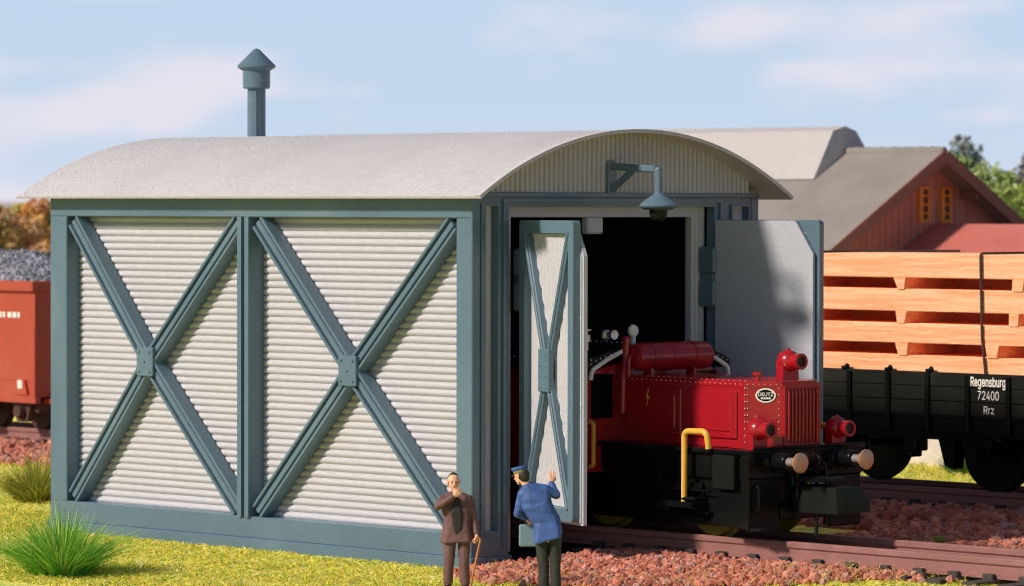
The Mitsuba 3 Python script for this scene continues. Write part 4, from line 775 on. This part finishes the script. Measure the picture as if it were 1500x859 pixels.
def person(label, o, J, headc, hy, hp, mt, jacket_hem, hands, jr=1.0, sole=0.0):
    Pn = thing('person', label, 'person'); MF = figure_mat(o)
    def pp(n, m, mtl, sm=True, **kw): return put(Pn+'__'+n, xf(m, MF), mtl, sm, **kw)
    HB, hm = head(headc, hy, hp, s=1.0)
    Jn = {k: np.array(v, float) for k, v in J.items()}
    body = list(HB)
    neckb = hm(0, -0.015, -0.09)
    body += [hullm((hm(0, -0.01, -0.05), 0.055), (Jn['neck'], 0.06)), hullm((Jn['neck'], 0.06), (Jn['sl'], 0.05), (Jn['sr'], 0.05), (Jn['chest'], 0.085)), hullm((Jn['chest'], 0.09), (Jn['hips'], 0.085))]
    for s in 'lr':
        body += [hullm((Jn['s'+s], 0.05), (Jn['e'+s], 0.04)), hullm((Jn['e'+s], 0.04), (Jn['w'+s], 0.027)), hullm((Jn['h'+s], 0.08), (Jn['k'+s], 0.055)), hullm((Jn['k'+s], 0.055), (Jn['f'+s], 0.036)), hullm((Jn['f'+s], 0.035), (Jn['t'+s], 0.025))]
    body.append(hullm((Jn['hips'], 0.085), (Jn['hl'], 0.08), (Jn['hr'], 0.08)))
    for hd_ in hands: body += hand(*hd_)
    pp('body', blob(body, 0.009, 6), 'm_skin')
    for q in (-1, 1): pp('eye', ball(hm(q*0.032, 0.089, 0.012), 0.0095, 1, 1), 'm_eye')
    # jacket
    ch, hp_, nk = Jn['chest'], Jn['hips'], Jn['neck']
    lat = unit(Jn['sr']-Jn['sl']); latH = unit(Jn['hr']-Jn['hl'])
    JK = [hullm((nk-np.array([0, 0, 0.015]), 0.075), (Jn['sl']+lat*0.01, 0.075), (Jn['sr']-lat*0.01, 0.075), (ch+lat*0.10, 0.115), (ch-lat*0.10, 0.115)),
          hullm((ch+lat*0.09, 0.12), (ch-lat*0.09, 0.12), (hp_+latH*0.075+np.array([0, 0, 0.16]), 0.115), (hp_-latH*0.075+np.array([0, 0, 0.16]), 0.115))]
    hem = jacket_hem
    JK.append(hullm((hp_+latH*0.07+np.array([0, 0, 0.16]), 0.115), (hp_-latH*0.07+np.array([0, 0, 0.16]), 0.115), *[(np.array(h_), 0.03) for h_ in hem]))
    for s in 'lr':
        JK += [hullm((Jn['s'+s], 0.078), (Jn['e'+s], 0.06)), hullm((Jn['e'+s], 0.06), (Jn['w'+s]*0.93+Jn['e'+s]*0.07, 0.045))]
    m = blob(JK, 0.014, 5)
    v = m.vertices; m.vertices = v+m.vertex_normals*(0.011*(meshkit.fbm(v*np.array([9, 9, 15]), 3, seed=5)-0.5)*2)[:, None]
    pp('jacket', m, mt)
    TR = []
    for s in 'lr':
        TR += [hullm((Jn['h'+s]+np.array([0, 0, 0.06]), 0.105), (Jn['k'+s], 0.076)), hullm((Jn['k'+s], 0.076), (Jn['f'+s]+np.array([0, 0, 0.03]), 0.068))]
    TR.append(hullm((Jn['hl']+np.array([0, 0, 0.08]), 0.105), (Jn['hr']+np.array([0, 0, 0.08]), 0.105), (hp_+np.array([0, 0, 0.1]), 0.11)))
    m = blob(TR, 0.014, 5); v = m.vertices; m.vertices = v+m.vertex_normals*(0.010*(meshkit.fbm(v*np.array([10, 10, 7]), 3, seed=6)-0.5)*2)[:, None]
    pp('trousers', m, mt if mt == 'm_suit' else 'm_trouser')
    for s in 'lr':
        f_, t_ = Jn['f'+s], Jn['t'+s]; z = np.array([0, 0, 1.0]); g = lambda q: np.array([q[0], q[1], 0.035])
        pp('shoe', blob([hullm((g(f_)+z*0.03, 0.048), (g(f_), 0.046), (g(f_)*0.4+g(t_)*0.6, 0.045), (g(t_), 0.033)), hullm((f_+z*0.02, 0.045), (g(f_), 0.045))], 0.012, 4), 'm_shoe')
    return Pn, pp, hm, Jn
# man in the brown suit: faces the viewer, right hand at his chin, left hand on a cane
o1 = np.array([2.22, -2.51, 0.02])
J1 = dict(neck=(-0.015, 0.01, 1.375), chest=(0.0, 0.0, 1.15), hips=(0.02, 0.0, 0.86), sl=(0.175, 0.0, 1.28), sr=(-0.165, 0.0, 1.285), el=(0.245, 0.03, 1.02), wl=(0.285, -0.05, 0.80),
    er=(-0.255, -0.13, 1.20), wr=(-0.03, -0.185, 1.345), hl=(0.105, 0, 0.82), hr=(-0.075, 0, 0.82), kl=(0.115, -0.02, 0.44), kr=(-0.10, -0.03, 0.44), fl=(0.125, 0.0, 0.085), fr=(-0.115, 0.0, 0.085), tl=(0.165, -0.15, 0.03), tr=(-0.145, -0.15, 0.03))
hem1 = [(0.225, 0.0, 0.72), (-0.195, 0.0, 0.70), (0.16, -0.12, 0.72), (-0.14, -0.12, 0.70), (0.16, 0.12, 0.72), (-0.14, 0.12, 0.72)]
h1 = [((-0.03, -0.185, 1.345), (0.75, -0.05, 0.62), (0.25, 0.85, 0.3), 1, 0.75, 0.6, 1.12), ((0.285, -0.05, 0.80), (0.12, -0.25, -1.0), (-0.9, -0.1, 0.0), -1, 1.15, 0.5, 1.1)]
Pn, pp, hm, Jn = person('man in dark brown suit with one hand at his chin, leaning on a cane', o1, J1, (-0.035, -0.02, 1.53), math.radians(8), -0.10, 'm_suit', hem1, h1)
pp('hair', blob([hullm((hm(0, -0.055, 0.045), 0.080), (hm(0, -0.035, 0.075), 0.062)), hullm((hm(0, -0.06, 0.02), 0.078), (hm(0, -0.06, -0.02), 0.07))], 0.012, 4), 'm_hair')
pp('vest', blob([hullm(((0.01, -0.095, 1.30), 0.035), ((0.055, -0.115, 1.12), 0.035), ((-0.04, -0.115, 1.12), 0.035), ((0.065, -0.112, 0.88), 0.032), ((0.0, -0.118, 0.80), 0.022))], 0.012, 3), 'm_vest')
hx = np.array([0.308, -0.105, 0.725])
put('cane', xf(cat(tube(arc_pts([hx+np.array([-0.075, -0.01, -0.02]), hx+np.array([-0.03, 0, 0.035]), hx+np.array([0.04, 0, 0.02]), hx+np.array([0.0, -0.005, -0.15]), (0.19, -0.15, -0.005)], 0.06, 5), 0.0165, 10)), figure_mat(o1)), 'm_cane', 40, 'orange brown walking cane in the hand of the man in brown', 'cane')
# man in the blue jacket: seen from behind, leans to the left, right hand raised, a case in his left hand
o2 = np.array([4.03, -2.55, 0.02])
J2 = dict(neck=(-0.265, -0.0, 1.575), chest=(-0.14, 0.0, 1.30), hips=(0.0, 0.0, 0.92), sl=(-0.335, 0.02, 1.455), sr=(-0.03, 0.02, 1.52), el=(-0.40, 0.03, 1.19), wl=(-0.285, 0.16, 1.115),
    er=(0.125, 0.06, 1.44), wr=(0.055, 0.15, 1.60), hl=(-0.075, 0.0, 0.86), hr=(0.10, 0.0, 0.86), kl=(-0.05, 0.03, 0.46), kr=(0.115, 0.0, 0.46), fl=(-0.04, 0.0, 0.085), fr=(0.13, 0.0, 0.085), tl=(-0.09, 0.15, 0.03), tr=(0.12, 0.16, 0.03))
hem2 = [(-0.155, 0.0, 0.83), (0.185, 0.0, 0.92), (-0.13, -0.135, 0.81), (0.15, -0.135, 0.89), (-0.12, 0.13, 0.84), (0.15, 0.13, 0.91)]
h2 = [((0.055, 0.15, 1.60), (0.12, 0.3, 1.0), (-0.2, 1.0, -0.1), -1, 0.25, 0.7, 1.1), ((-0.285, 0.16, 1.115), (0.45, 0.25, -0.75), (0.8, -0.1, 0.5), 1, 1.2, 0.5, 1.1)]
Pn, pp, hm, Jn = person('man in blue jacket and peaked cap seen from behind, right hand raised', o2, J2, (-0.355, 0.02, 1.70), math.radians(-128), -0.22, 'm_blue', hem2, h2)
pp('hair', blob([hullm((hm(0, -0.04, 0.02), 0.086), (hm(0, -0.05, -0.02), 0.076))], 0.012, 4), 'm_hair')
cp = pp('cap', blob([hullm(*[(hm(0.095*math.cos(t), 0.005+0.105*math.sin(t), 0.115), 0.020) for t in np.arange(0, 6.28, 0.5)], *[(hm(0.082*math.cos(t), 0.09*math.sin(t), 0.075), 0.014) for t in np.arange(0, 6.28, 0.5)])], 0.012, 3), 'm_blue')
put(cp+'__band', xf(blob([hullm(*[(hm(0.086*math.cos(t), 0.094*math.sin(t), z), 0.010) for t in np.arange(0, 6.28, 0.4) for z in (0.055, 0.075)])], 0.012, 2), figure_mat(o2)), 'm_band', True)
put(cp+'__peak', xf(blob([hullm(*[(hm(0.07*math.cos(t), 0.085+0.06*math.sin(t), 0.045-0.02*math.sin(t)), 0.007) for t in np.linspace(0, math.pi, 9)])], 0.01, 2), figure_mat(o2)), 'm_shoe', True)
bx0 = np.array([-0.385, 0.17, 0.80])
cs = thing('case', 'blue grey flat case held in the left hand of the man in blue', 'case')
put(cs+'__body', xf(cbox(-0.385, -0.115, 0.14, 0.26, 0.72, 1.025, 0.02), figure_mat(o2)), 'm_case')
put(cs+'__handle', xf(tube(arc_pts([(-0.30, 0.20, 1.015), (-0.30, 0.20, 1.065), (-0.18, 0.20, 1.065), (-0.18, 0.20, 1.015)], 0.03, 4), 0.011, 8), figure_mat(o2)), 'm_shoe', 40)
